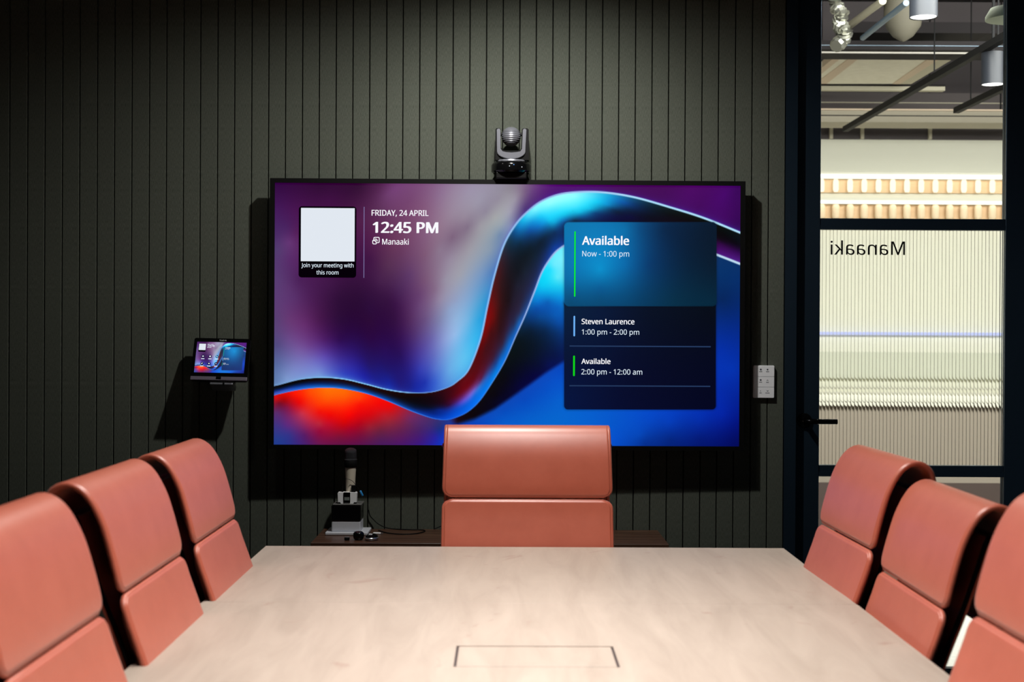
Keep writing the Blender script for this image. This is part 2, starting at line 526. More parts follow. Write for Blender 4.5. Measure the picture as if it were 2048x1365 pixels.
def paint(X, Y, cards, soft=0.8, gain=1.0, haze=0.0):
    sw = pts_of(PA)
    A = rbf(np.column_stack([*streak_space(sw[:, 0], sw[:, 1]), sw[:, 2:]]), *streak_space(X, Y), .18)
    D = rbf(pts_of(PD), X, Y)
    S = rbf(pts_of(PS), X, Y)
    sw = pts_of(PC)
    R = rbf(np.column_stack([*ribbon_space(sw[:, 0], sw[:, 1]), sw[:, 2:]]), *ribbon_space(X, Y), .1)
    # the dark fold ends on a soft diagonal
    bx = np.array([880, 905, 915, 950, 990, 1016, 1060, 1090, 1130, 1200, 1300])
    by = np.array([846, 848, 848.5, 838, 818, 800, 769, 747, 722, 690, 640])
    e = (np.interp(X, bx, by) - Y) * 0.85
    t = sst((e + 5) / 11.0) * sst((X - 896) / 22.0)
    t = t * np.where(X > 1300, sst((1420 - X) / 110.0), 1.0)
    D = mixc(D, S, t)
    su, sl = signed(CU, X, Y), signed(CL, X, Y)
    # glow of the background along the upper rim
    gl = np.interp(X, [551, 640, 760, 860, 930, 975, 1010, 1060, 1200, 1480], [.45, .75, .65, .1, .1, .3, .35, .35, .55, .75])
    gc = np.stack([np.interp(X, [551, 700, 1100, 1480], [130, 110, 70, 70]), np.interp(X, [551, 700, 1100, 1480], [180, 190, 40, 100]), np.full(len(X), 225.0)], -1)
    A = mixc(A, gc, gl * np.exp(-np.abs(su) / 4.0) * (su <= 0))
    out = mixc(A, R, sst((su + soft) / (2 * soft)))
    # blue light on the ribbon just inside its lower rim
    gl2 = np.interp(X, [551, 700, 820, 870, 990, 1035, 1128, 1140, 1430, 1480], [.3, .75, .7, .1, .1, .7, .65, 0, .6, .7])
    gc2 = np.stack([np.interp(X, [551, 900, 1060, 1480], [40, 20, 70, 110]), np.interp(X, [551, 900, 1060, 1480], [120, 100, 110, 90]), np.full(len(X), 210.0)], -1)
    out = mixc(out, gc2, gl2 * np.exp(-np.abs(sl) / 3.6) * (sl <= 0) * (su > 0))
    out = mixc(out, D, sst((sl + soft) / (2 * soft)) * (su > 0))
    # bright rims
    wu = np.interp(X, [551, 590, 620, 680, 800, 860, 930, 1000, 1100, 1250, 1480], [.2, .3, .6, .9, .95, .6, .75, .85, .8, 1, 1])
    hw = np.interp(X, [551, 800, 900, 960, 1200, 1480], [1.2, 1.3, .8, 2.0, 2.2, 2.4])
    k = wu * sst(1.4 - np.abs(su + hw * .5) / hw)
    out = mixc(out, np.stack([np.interp(X, [551, 760, 900, 1100, 1480], [140, 135, 140, 165, 175]), np.interp(X, [551, 760, 900, 1100, 1480], [200, 205, 190, 215, 225]), np.full(len(X), 250.0)], -1), k)
    wl = np.interp(X, [551, 650, 850, 900, 960, 1020, 1060, 1128, 1140, 1430, 1480], [.5, .8, .75, .5, .45, .7, .9, .9, 0, 1, 1])
    hl = np.interp(X, [551, 900, 1000, 1060, 1430, 1480], [1.1, 1.0, .9, 1.7, 2.6, 2.6])
    k = wl * sst(1.4 - np.abs(sl + hl * .5) / hl) * (su > 0)
    out = mixc(out, np.stack([np.interp(X, [551, 900, 1040, 1480], [40, 60, 165, 190]), np.interp(X, [551, 900, 1040, 1480], [135, 125, 190, 220]), np.full(len(X), 240.0)], -1), k)
    for (sw, x0, x1, y0, y1, r, ox, oy) in cards:
        col = rbf(pts_of(sw), (X - x0) / (x1 - x0) * 306 + 1128, (Y - y0) / (y1 - y0) * oy + ox)
        sd = sd_rr(X, Y, x0, x1, y0, y1, r)
        out = mixc(out, out * 0.75, np.clip(1 - np.maximum(sd, 0) / 5.0, 0, 1) * 0.6)
        out = mixc(out, col, sst(0.5 - sd / 1.6))
    out = np.clip(mixc(out * gain, np.array([[118.0, 128.0, 178.0]]), np.full(len(X), haze)), 0, 255) / 255.0  # haze of an oblique view is mixed into the picture colours
    return np.where(out <= 0.04045, out / 12.92, ((out + 0.055) / 1.055) ** 2.4)


def screen_mesh(name, W, H, nu, nv, cards, soft=0.8, gain=1.0, haze=0.0):
    """flat grid in local x, z, facing -y"""
    u, v = np.meshgrid(np.linspace(0, 1, nu + 1), np.linspace(0, 1, nv + 1))
    u, v = u.ravel(), v.ravel()
    p = uv2px(u, v)
    rgb = paint(p[:, 0], p[:, 1], cards, soft, gain, haze)
    co = np.stack([(u - .5) * W, np.zeros_like(u), (.5 - v) * H], -1)
    i, j = np.meshgrid(np.arange(nu), np.arange(nv))
    a = (j * (nu + 1) + i).ravel()
    q = np.stack([a, a + nu + 1, a + nu + 2, a + 1], -1)
    me = bpy.data.meshes.new(name)
    me.vertices.add(len(co))
    me.vertices.foreach_set('co', co.ravel())
    me.loops.add(q.size)
    me.loops.foreach_set('vertex_index', q.ravel())
    me.polygons.add(len(q))
    me.polygons.foreach_set('loop_start', np.arange(len(q)) * 4)
    me.update(calc_edges=True)
    at = me.color_attributes.new('picture', 'FLOAT_COLOR', 'POINT')
    at.data.foreach_set('color', np.concatenate([rgb, np.ones((len(rgb), 1))], 1).ravel())
    return me


def screen_material(name, strength=1.0):
    mt = bpy.data.materials.new(name)
    mt.use_nodes = True
    nt = mt.node_tree
    b = nt.nodes['Principled BSDF']
    b.inputs['Base Color'].default_value = (0.004, 0.004, 0.005, 1)
    b.inputs['Roughness'].default_value = 0.35
    b.inputs['Specular IOR Level'].default_value = 0.08
    a = nt.nodes.new('ShaderNodeAttribute')
    a.attribute_name = 'picture'
    nt.links.new(a.outputs['Color'], b.inputs['Emission Color'])
    b.inputs['Emission Strength'].default_value = strength
    return mt


def glow(name, rgb, s=1.0):
    mt = bpy.data.materials.new(name)
    mt.use_nodes = True
    nt = mt.node_tree
    nt.nodes.remove(nt.nodes['Principled BSDF'])
    e = nt.nodes.new('ShaderNodeEmission')
    e.inputs[0].default_value = (*s2l(rgb), 1)
    e.inputs[1].default_value = s
    nt.links.new(e.outputs[0], nt.nodes['Material Output'].inputs[0])
    return mt
# ------------------------------------------------------------------ materials
M = {}
M['felt'] = mat('felt', (63, 67, 60), 0.95, spec=0.1, noise=((90, 90, 200), 7, (104, 108, 99), 0.34, 0.68), bump=(420, 0.5, 0.0015))
M['felt_back'] = mat('felt_back', (12, 12, 11), 0.95, spec=0.05)
M['carpet'] = mat('carpet', (40, 40, 42), 0.95, spec=0.1, noise=((90, 90, 90), 4, (54, 54, 56), 0.3, 0.7))
M['ceiling'] = mat('ceiling_paint', (58, 58, 58), 0.9, spec=0.1)
M['side_wall'] = mat('side_wall', (62, 62, 58), 0.9, spec=0.1, noise=((60, 60, 60), 4, (72, 72, 68), 0.3, 0.7))
M['navy'] = mat('navy_powder_coat', (52, 70, 88), 0.33, metal=0.75, spec=0.5)
M['black'] = mat('black_plastic', (5, 5, 6), 0.5, spec=0.2)
M['black_gloss'] = mat('black_gloss', (8, 8, 9), 0.12, spec=0.5)
M['black_matt'] = mat('black_matt', (6, 6, 7), 0.7, spec=0.2)
M['black_metal'] = mat('black_metal', (22, 22, 24), 0.22, metal=0.9)
M['leather'] = mat('terracotta_leather', (187, 96, 73), 0.37, spec=0.65, sheen=0.09, noise=((14, 14, 14), 3, (180, 90, 67), 0.35, 0.7), bump=(700, 0.06, 0.0008))
M['leather_dark'] = mat('leather_back', (148, 68, 50), 0.55, spec=0.3)
M['silver'] = mat('silver', (190, 193, 200), 0.3, metal=0.85)
M['dark_silver'] = mat('dark_silver', (128, 129, 138), 0.34, metal=0.5)
M['alu'] = mat('aluminium', (206, 208, 216), 0.35, metal=0.15)
M['champagne'] = mat('champagne_metal', (216, 206, 188), 0.4, metal=0.15)
M['white_plastic'] = mat('white_plastic', (238, 239, 242), 0.45, spec=0.4)
M['keypad_white'] = mat('keypad_white', (244, 245, 250), 0.5, spec=0.3)
M['grey_print'] = mat('grey_print', (95, 98, 108), 0.6)
M['blue_tag'] = mat('blue_tag', (40, 140, 210), 0.4)
M['lcd'] = mat('lcd_grey', (120, 128, 124), 0.3)
M['cream'] = mat('cream_paint', (222, 221, 206), 0.8, spec=0.2)
M['tan'] = mat('tan_wood', (222, 190, 150), 0.6, noise=((3, 3, 20), 3, (210, 176, 134), 0.3, 0.7))
M['dark_services'] = mat('dark_services', (36, 33, 34), 0.85, spec=0.2)
M['beige_services'] = mat('beige_services', (190, 184, 164), 0.7, spec=0.2)
M['raft'] = mat('acoustic_raft', (234, 229, 214), 0.9, spec=0.1, noise=((20, 20, 20), 4, (222, 216, 200), 0.3, 0.7))
M['raft_edge'] = mat('raft_edge', (206, 186, 164), 0.8)
M['foil'] = mat('foil', (150, 150, 140), 0.32, metal=0.9)
M['lamp_body'] = mat('lamp_body', (26, 29, 35), 0.5, spec=0.3)
M['blue_pipe'] = mat('blue_grey_pipe', (92, 112, 128), 0.5)
M['brown_cab'] = mat('brown_laminate', (74, 60, 54), 0.55)
M['terrazzo'] = mat('pale_floor', (222, 220, 212), 0.4, noise=((40, 40, 40), 4, (205, 203, 195), 0.35, 0.65))
M['brown_floor'] = mat('brown_floor', (78, 66, 58), 0.5)
M['led'] = glow('led_strip', (255, 248, 232), 2.2)
M['led_cool'] = glow('led_cool', (205, 212, 255), 1.1)
M['lamp_glow'] = glow('lamp_glow', (255, 252, 245), 3.0)
M['blob_glow'] = glow('blob_glow', (255, 240, 214), 1.5)
M['white_text'] = glow('screen_white', (250, 250, 255), 1.0)
M['soft_text'] = glow('screen_text', (226, 240, 252), 1.0)
M['green_bar'] = glow('screen_green', (14, 232, 40), 1.0)
M['green_bar2'] = glow('screen_green_dim', (16, 212, 24), 1.0)
M['blue_bar'] = glow('screen_blue', (112, 182, 255), 1.0)
M['line_dim'] = glow('screen_line', (36, 56, 92), 1.0)
M['line_div'] = glow('screen_divider', (150, 150, 205), 1.0)
M['code_plate'] = glow('screen_plate', (236, 243, 252), 0.9)
M['code_card'] = glow('screen_card', (6, 1, 8), 1.0)
M['screen'] = screen_material('screen_picture')
M['led_white'] = glow('indicator_white', (240, 245, 255), 1.0)
M['led_blue'] = glow('indicator_blue', (120, 180, 255), 1.2)


def wood(name, c1, c2, c3, scale, rough, knots=True):
    mt = bpy.data.materials.new(name)
    mt.use_nodes = True
    nt = mt.node_tree
    b = nt.nodes['Principled BSDF']
    b.inputs['Roughness'].default_value = rough
    b.inputs['Specular IOR Level'].default_value = 0.35
    tc = nt.nodes.new('ShaderNodeTexCoord')
    mp = nt.nodes.new('ShaderNodeMapping')
    mp.inputs['Scale'].default_value = scale
    n1 = nt.nodes.new('ShaderNodeTexNoise')
    n1.inputs['Scale'].default_value = 1.0
    n1.inputs['Detail'].default_value = 7
    n1.inputs['Roughness'].default_value = 0.62
    n1.inputs['Distortion'].default_value = 0.7
    rp = nt.nodes.new('ShaderNodeValToRGB')
    e = rp.color_ramp.elements
    e[0].position, e[1].position = 0.30, 0.72
    e[0].color, e[1].color = (*s2l(c1), 1), (*s2l(c2), 1)
    k = e.new(0.5)
    k.color = (*s2l(c3), 1)
    nt.links.new(tc.outputs['Object'], mp.inputs['Vector'])
    nt.links.new(mp.outputs['Vector'], n1.inputs['Vector'])
    nt.links.new(n1.outputs['Fac'], rp.inputs['Fac'])
    out = rp.outputs['Color']
    if knots:
        mp2 = nt.nodes.new('ShaderNodeMapping')
        mp2.inputs['Scale'].default_value = (7, 5, 5)
        n2 = nt.nodes.new('ShaderNodeTexNoise')
        n2.inputs['Scale'].default_value = 1.0
        n2.inputs['Detail'].default_value = 4
        n2.inputs['Distortion'].default_value = 1.5
        r2 = nt.nodes.new('ShaderNodeValToRGB')
        r2.color_ramp.elements[0].position, r2.color_ramp.elements[1].position = 0.66, 0.8
        mx = nt.nodes.new('ShaderNodeMix')
        mx.data_type = 'RGBA'
        mx.inputs['B'].default_value = (*s2l((146, 120, 106)), 1)
        nt.links.new(tc.outputs['Object'], mp2.inputs['Vector'])
        nt.links.new(mp2.outputs['Vector'], n2.inputs['Vector'])
        nt.links.new(n2.outputs['Fac'], r2.inputs['Fac'])
        nt.links.new(r2.outputs['Color'], mx.inputs['Factor'])
        nt.links.new(out, mx.inputs['A'])
        out = mx.outputs['Result']
    nt.links.new(out, b.inputs['Base Color'])
    return mt


M['maple'] = wood('maple_veneer', (154, 138, 125), (171, 155, 142), (163, 147, 134), (16, 2.2, 4), 0.5)
M['walnut'] = wood('walnut_veneer', (58, 38, 28), (92, 66, 50), (74, 50, 38), (3, 34, 20), 0.35, False)


def glass(name, rough=0.0, col=(1, 1, 1), ior=1.5):
    mt = bpy.data.materials.new(name)
    mt.use_nodes = True
    nt = mt.node_tree
    nt.nodes.remove(nt.nodes['Principled BSDF'])
    g = nt.nodes.new('ShaderNodeBsdfGlass')
    g.inputs['Color'].default_value = (*col, 1)
    g.inputs['Roughness'].default_value = rough
    g.inputs['IOR'].default_value = ior
    nt.links.new(g.outputs[0], nt.nodes['Material Output'].inputs[0])
    return mt


M['glass'] = glass('clear_glass', 0.0, (0.97, 0.985, 0.98))
M['reeded'] = glass('reeded_glass', 0.015, (0.97, 0.985, 0.975))

# ------------------------------------------------------------------ the room
WY = 5.115                                   # face of the felt wall
ZC = 2.78                                    # ceiling
XL, XR = -2.45, 2.32
gx = [19.7, 55.8, 90.5, 125.5, 160, 195.2, 229.7, 264.4, 299.4, 333.6, 367.8, 401.4, 435.9, 469.8, 504.0, 537.9, 571.7, 605.5, 639.1, 672.7, 706.2, 739.8, 773.4, 806.4,
      840, 873.3, 906.6, 940.2, 973.5, 1006.5, 1040, 1073, 1106.3, 1139.4, 1172.4, 1205.7, 1238.7, 1272, 1305.3, 1338.4, 1371.9, 1405.5, 1438.5, 1472.1, 1505.7, 1539.5, 1572.5]
gX = [atY(x, 30, WY).x for x in gx]
while gX[0] > XL + 0.02:
    gX.insert(0, gX[0] - 0.0625)
DX0 = gX[-1]                                 # where the felt ends and the door frame starts
wall = struct(MB().box(XL - 0.1, DX0, WY + 0.010, WY + 0.10, 0, ZC).build('wall_back', M['felt_back']))
pm = MB()
hw_, ch = 0.5, 0.022                          # unit-wide board with chamfered long edges
pm.add([(-hw_, 0.0125, 0), (-hw_, 0.002, 0), (-hw_ + ch, 0, 0), (hw_ - ch, 0, 0), (hw_, 0.002, 0), (hw_, 0.0125, 0),
        (-hw_, 0.0125, 1), (-hw_, 0.002, 1), (-hw_ + ch, 0, 1), (hw_ - ch, 0, 1), (hw_, 0.002, 1), (hw_, 0.0125, 1)],
       [(0, 1, 7, 6), (1, 2, 8, 7), (2, 3, 9, 8), (3, 4, 10, 9), (4, 5, 11, 10), (0, 5, 4, 3, 2, 1), (6, 7, 8, 9, 10, 11)])
panel_me = pm.mesh('panel')
panel_me.materials.append(M['felt'])
for a, b in zip(gX[:-1], gX[1:]):
    o = new_obj('panel', panel_me, None, wall, False, ((a + b) / 2, WY, 0.0))
    o.scale = (b - a - 0.0034, 1, ZC)
struct(MB().box(XL - 0.1, XR + 0.1, -2.2, WY, -0.1, 0.0).build('floor', M['carpet']))
struct(MB().box(XL - 0.1, XR + 0.1, -2.2, WY, ZC, ZC + 0.1).build('ceiling', M['ceiling']))
struct(MB().box(XL - 0.1, XL, -2.2, WY, 0, ZC).build('wall_left', M['side_wall']))
struct(MB().box(XR, XR + 0.1, -2.2, WY, 0, ZC).build('wall_right', mat('right_wall', (112, 124, 134), 0.8)))
struct(MB().box(XL - 0.1, XR + 0.1, -2.3, -2.2, 0, ZC).build('wall_front', M['side_wall']))
struct(MB().box(XL, DX0, WY - 0.012, WY, 0, 0.09).build('baseboard_back', M['black_matt']))

# ------------------------------------------------------------------ glazed door in the back wall
door = struct(empty('door_1', (0, 0, 0)))
dY = WY + 0.02


def dx(px, y=600, Y=dY):
    return atY(px, y, Y).x


def dz(py, px=1825, Y=dY):
    return atY(px, py, Y).z


xj1 = dx(1590)
xs0, xs1 = dx(1591), dx(1640, 600)
xr0 = dx(2010.5, 600)
xr1 = xr0 + 0.105
MB().box(DX0 + 0.001, xj1, WY - 0.01, WY + 0.10, 0, ZC).build('jamb', M['navy'], door)
MB().box(xr1 + 0.004, XR, WY - 0.01, WY + 0.10, 0, ZC).build('jamb', M['navy'], door)
MB().box(xs0 + 0.003, xs1, dY, dY + 0.045, 0.01, ZC, 0.002, 1).build('stile', M['navy'], door)
MB().box(xr0, xr1, dY, dY + 0.045, 0.01, ZC, 0.002, 1).build('stile', M['navy'], door)
zr = [(dz(460), dz(437.5)), (dz(954.5), dz(932)), (0.01, dz(1338))]
for a, b in zr:
    MB().box(xs1, xr0, dY + 0.004, dY + 0.041, a, b, 0.0015, 1).build('rail', M['navy'], door)
for a, b in zr[:2]:
    zc = a + (b - a) * 0.42
    MB().box(xs1, xr0, dY + 0.001, dY + 0.004, a, zc).build('glazing_bead', M['navy'], door)
gy0, gy1 = dY + 0.018, dY + 0.026
MB().box(xs1, xr0, gy0, gy1, zr[0][1], ZC).build('pane', M['glass'], door)
MB().box(xs1, xr0, gy0, gy1, zr[2][1], zr[1][0]).build('pane', M['glass'], door)
# reeded pane: flat face to the room, half-round ribs to the corridor
NR, K = 51, 12
rb = MB()
za, zb = zr[1][1], zr[0][0]
pw = (xr0 - xs1) / NR
rb.add([(xs1, gy0, za), (xr0, gy0, za), (xr0, gy0, zb), (xs1, gy0, zb)], [(0, 1, 2, 3)])
for k in range(NR):
    prof = []
    for j in range(K + 1):
        t = -1 + 2.0 * j / K
        prof.append((xs1 + pw * (k + (t + 1) / 2), gy0 + 0.0045 + 0.0030 * math.sqrt(max(0.0, 1 - (t * 0.94) ** 2))))
    vs = [(x, y, za) for x, y in prof] + [(x, y, zb) for x, y in prof]
    rb.add(vs, [(j + 1, j, K + 1 + j, K + 2 + j) for j in range(K)])
rb.build('pane', M['reeded'], door, smooth='all', fix=False)['label'] = 'reeded glass pane with vertical ribs'


def flat_text(body, name, mt, parent, p0, p1, z_base, cap, y, bold=0.0, extrude=0.0, back=False, thick=0.0):
    """text in the local x, z plane facing -y from x=p0 to p1; cap = height of capitals"""
    me, co = text_mesh(body, bold, extrude)
    x0, x1 = co[:, 0].min(), co[:, 0].max()
    ref, c2 = text_mesh('H' if any(c.isupper() or c.isdigit() for c in body) else 'h', 0, 0)
    h = c2[:, 1].max()
    bpy.data.meshes.remove(ref)
    sx = (p1 - p0) / (x1 - x0)
    new = np.empty_like(co)
    new[:, 0] = p0 + (co[:, 0] - x0) * sx
    if back:                                 # written to be read from the other side
        new[:, 0] = p1 - (co[:, 0] - x0) * sx
    new[:, 2] = z_base + co[:, 1] * cap / h
    new[:, 1] = y - co[:, 2] * (thick / extrude if extrude else 0)
    me.vertices.foreach_set('co', new.ravel())
    me.update()
    me.materials.clear()
    return new_obj(name, me, mt, parent)


# room name stuck on the far side of the glass, so it reads mirrored from inside the room
p0, p1 = atY(1661, 510, gy0), atY(1809.5, 510, gy0)
flat_text('Manaaki', 'lettering', M['black_matt'], door, p0.x, p1.x, (p0.z + p1.z) / 2, dz(483, 1800) - dz(510, 1800), gy0 - 0.0015, 0.0, 0.02, True, 0.0012)
# lever handle
hc = atY(1608.5, 842, dY)
hd = MB().lathe([(0.0, 0.008), (0.024, 0.008), (0.0275, 0.004), (0.0275, 0.0)], 32, 'y', (hc.x, dY, hc.z)).build('handle', M['black_gloss'], door, smooth=True)
lx = atY(1674, 842, dY - 0.05).x
path = catmull([(hc.x, dY - 0.004, hc.z), (hc.x, dY - 0.03, hc.z), (hc.x + 0.006, dY - 0.046, hc.z), (hc.x + 0.025, dY - 0.052, hc.z), (hc.x + 0.06, dY - 0.053, hc.z), (lx, dY - 0.053, hc.z)], 6)
MB().tube(path, 0.0095, 14).build('lever', M['black_metal'], hd, smooth=True)

# ------------------------------------------------------------------ the television
tc_ = atY(1015.3, 630.4, 5.043)
tv = empty('television', tc_, (0, 0, math.radians(0.6)))
tag(tv, 'wall-mounted black television showing a purple and blue ribbon wallpaper', 'television')
TW, TH = 1.650, 0.9265
bz, bt, bb = 0.0170, 0.0160, 0.0150
PXM = TW / 930.15
tvb = MB()
tvb.box(-TW / 2 - bz, TW / 2 + bz, 0.0005, 0.022, -TH / 2 - bb, TH / 2 + bt, 0.002, 1)
tvb.build('body', M['black_matt'], tv)
MB().box(-TW / 2 + 0.16, TW / 2 - 0.16, 0.022, 0.048, -TH / 2 + 0.06, TH / 2 - 0.16, 0.008, 2).build('back_cover', M['black_matt'], tv)
MB().box(-0.35, 0.35, 0.048, 0.066, -0.25, 0.2).build('wall_bracket', M['black_matt'], tv)
fr = MB()
for a in ((-TW / 2 - bz, TW / 2 + bz, TH / 2, TH / 2 + bt), (-TW / 2 - bz, TW / 2 + bz, -TH / 2 - bb, -TH / 2), (-TW / 2 - bz, -TW / 2, -TH / 2, TH / 2), (TW / 2, TW / 2 + bz, -TH / 2, TH / 2)):
    fr.box(a[0], a[1], -0.006, 0.001, a[2], a[3])
fr.build('bezel', M['black'], tv)
CARDS = [(PCARD2, 1128, 1432.5, 600, 819.5, 8, 613, 206), (PCARD, 1128.5, 1434, 445, 613, 9, 445, 168)]
scr = new_obj('screen', screen_mesh('screen', TW, TH, 660, 370, CARDS), M['screen'], tv)


def sp(px, py):                              # photo pixel -> point on the screen
    u, v = px2uv(px, py)
    return (u - .5) * TW, (.5 - v) * TH


def s_text(body, x0, x1, ybase, ytop, mt, bold=0.0):
    a, b = sp(x0, ybase), sp(x1, ybase)
    return flat_text(body, 'lettering', mt, scr, a[0], b[0], a[1], sp(x0, ytop)[1] - a[1], -0.0014, bold)


def s_rr(name, x0, x1, y0, y1, r, mt, depth=-0.0008):
    a, b = sp(x0, y1), sp(x1, y0)
    mb = MB()
    mb.prism(rrect(a[0], b[0], a[1], b[1], r * PXM), depth, depth + 0.0004)
    return mb.build(name, mt, scr)


s_rr('notice_card', 598.5, 713.8, 413.5, 555, 6, M['code_card'])
s_rr('blank_plate', 603, 710.5, 416.8, 522.5, 0.6, M['code_plate'], -0.0013)
s_rr('divider', 728, 729.6, 414, 556, 0.7, M['line_div'])
s_text('Join your meeting with', 604, 708, 534.5, 526.3, M['soft_text'], 0.006)
s_text('this room', 634, 678, 549, 540.4, M['soft_text'], 0.006)
s_text('FRIDAY, 24 APRIL', 744, 857.5, 431.5, 420.3, M['white_text'], 0.016)
s_text('12:45 PM', 746, 877, 465.5, 444.5, M['white_text'], 0.034)
s_text('Manaaki', 765, 818, 489.3, 478, M['white_text'], 0.010)
s_text('Available', 1164, 1258.5, 490, 473.3, M['white_text'], 0.024)
s_text('Now - 1:00 pm', 1164.5, 1258.5, 513.3, 502.4, M['soft_text'], 0.002)
s_text('Steven Laurence', 1163, 1269, 648.5, 638, M['white_text'], 0.016)
s_text('1:00 pm - 2:00 pm', 1163.5, 1278.5, 669.3, 659, M['soft_text'], 0.002)
s_text('Available', 1162.5, 1221, 728, 717.7, M['white_text'], 0.016)
s_text('2:00 pm - 12:00 am', 1162.5, 1284.5, 749, 738.5, M['soft_text'], 0.002)
s_rr('status_bar', 1148, 1151.6, 463, 594, 1.7, M['green_bar'])
s_rr('status_bar', 1146.8, 1150.2, 632, 673, 1.6, M['blue_bar'])
s_rr('status_bar', 1146, 1149.8, 711.5, 752.5, 1.7, M['green_bar2'])
s_rr('separator', 1139, 1422, 692.6, 693.7, 0.4, M['line_dim'])
s_rr('separator', 1138.5, 1421, 771.8, 772.9, 0.4, M['line_dim'])
# small cast symbol before the room name
ic = MB()


def stroke(pts, r):
    q = [Vector((*sp(*p),)) for p in pts]
    for a, b in zip(q[:-1], q[1:]):
        d = (b - a)
        if d.length < 1e-7:
            continue
        n = Vector((-d.y, d.x)).normalized() * r * PXM
        e = d.normalized() * r * PXM * 0.6
        a2, b2 = a - e, b + e
        ic.add([(a2.x + n.x, -0.0012, a2.y + n.y), (a2.x - n.x, -0.0012, a2.y - n.y), (b2.x - n.x, -0.0012, b2.y - n.y), (b2.x + n.x, -0.0012, b2.y + n.y)], [(0, 1, 2, 3)])


def arc_pts(cx, cy, r, a0, a1, n=8):
    return [(cx + r * math.cos(math.radians(a0 + (a1 - a0) * k / n)), cy + r * math.sin(math.radians(a0 + (a1 - a0) * k / n))) for k in range(n + 1)]


stroke([(748.5, 482)] + arc_pts(750.5, 477, 2, 180, 270, 4) + arc_pts(757.2, 477, 2, 270, 360, 4) + arc_pts(757.2, 483.6, 2, 0, 90, 4) + [(754.5, 485.6)], 0.75)
stroke(arc_pts(748.4, 482.6, 2.2, 180, 300, 5) + arc_pts(751.6, 486, 2.2, 0, 90, 4) + arc_pts(748.4, 486, 2.2, 90, 180, 4) + [(746.2, 482.6)], 0.75)
stroke(arc_pts(751, 482.6, 2.4, 270, 360, 5), 0.6)
stroke(arc_pts(751, 482.6, 4.6, 270, 360, 6), 0.6)
ic.build('symbol', M['white_text'], scr, fix=False)

# ------------------------------------------------------------------ camera on the television
cp = atY(1022.5, 362, 5.02)
vc = empty('conference_camera', (cp.x, 5.045, tc_.z + TH / 2 + bt + 0.001))
tag(vc, 'black and silver dome video camera standing on top of the television', 'camera')
cs = 5.03 / F


def cz(py):
    return (364.5 - py) * cs


def cx(px):
    return (px - 1022.5) * cs


MB().box(cx(992), cx(1053), -0.045, 0.02, 0, cz(352), 0.003).build('foot', M['black'], vc)
MB().lathe([(0.0, cz(352.5)), (cx(1059), cz(352.5)), (cx(1062.5), cz(349)), (cx(1062.5), cz(337)), (cx(1060), cz(332.5)), (cx(1056.5), cz(330)), (0.0, cz(330))], 48, 'z', (0, 0, 0)).build('base', M['black_gloss'], vc, smooth=True)
MB().lathe([(0.0, cz(330.5)), (cx(1056), cz(330.5)), (cx(1055), cz(327)), (0.0, cz(326.5))], 48, 'z').build('turntable', M['dark_silver'], vc, smooth=True)
yk = [(cx(990.3), cz(327.5)), (cx(990.3), cz(267)), (cx(992.5), cz(264.5)), (cx(999), cz(264.5)), (cx(1001), cz(267)), (cx(1002), cz(303)), (cx(1004.5), cz(307.5)), (cx(1010), cz(309)),
      (cx(1035), cz(309)), (cx(1040), cz(307.5)), (cx(1042.3), cz(303)), (cx(1043.3), cz(267)), (cx(1045.5), cz(264.5)), (cx(1054), cz(264.5)), (cx(1056.7), cz(267)), (cx(1057.3), cz(327.5))]
MB().prism(yk, -0.038, 0.04).build('yoke', M['black'], vc)
# silver U-shaped face
ut = []
for k in range(13):
    a = math.radians(180 + 15 * k)
    ut.append((cx(1022) + cx(1022.5 + 27.8) * math.cos(a), cz(312) + (cz(312) - cz(326)) * math.sin(a)))
us = [(cx(994), cz(312)), (cx(993.3), cz(268)), (cx(995.5), cz(266)), (cx(999), cz(266)), (cx(1000.3), cz(269)), (cx(1001), cz(306)), (cx(1005), cz(311)), (cx(1012), cz(312.5)), (cx(1022), cz(313.2)),
      (cx(1032), cz(312.5)), (cx(1040), cz(311)), (cx(1043.6), cz(306)), (cx(1045), cz(269)), (cx(1046.5), cz(266)), (cx(1050), cz(266)), (cx(1052), cz(268)), (cx(1050), cz(312))]
up_ = us + [q for q in reversed(ut[1:-1])]
mb = MB().prism(up_, -0.045, -0.037)
me = mb.mesh('yoke_trim')
bm = bmesh.new(); bm.from_mesh(me)
bmesh.ops.bevel(bm, geom=[e for e in bm.edges if all(abs(v.co.y + 0.045) < 1e-5 for v in e.verts)], offset=0.0012, segments=2, affect='EDGES')
bmesh.ops.triangulate(bm, faces=[f for f in bm.faces if len(f.verts) > 4])
bm.to_mesh(me); bm.free()
new_obj('yoke_trim', me, M['dark_silver'], vc)
br = 19.6 * cs
pr = []
N = 60
for k in range(N + 1):
    a = -math.pi / 2 + math.pi * k / N
    r, z = br * math.cos(a), br * math.sin(a)
    lat = math.degrees(a)
    g = 0.0
    if -48 < lat < 30:
        g = 0.0013 if (k % 4) < 2 else 0.0
    pr.append((max(r - g, 0.0), z))
hdz = cz(278.7)
MB().lathe(pr, 48, 'z', (cx(1021.8), -0.004, hdz)).build('head', M['dark_silver'], vc, smooth=True)
MB().tube([(cx(1000), 0.002, cz(274)), (cx(1045), 0.002, cz(274))], 0.006, 12).build('axle', M['black'], vc, smooth=True)
for px_, py_, mt_ in ((1018.8, 341.8, 'led_white'), (1027.4, 339, 'led_blue'), (1043.3, 343, 'led_white')):
    MB().lathe([(0.0, 0.001), (0.0016, 0.0008), (0.0016, 0.0)], 10, 'y', (cx(px_), -math.sqrt(max(cx(1062.5) ** 2 - cx(px_) ** 2, 0)), cz(py_))).build('indicator', M[mt_], vc)

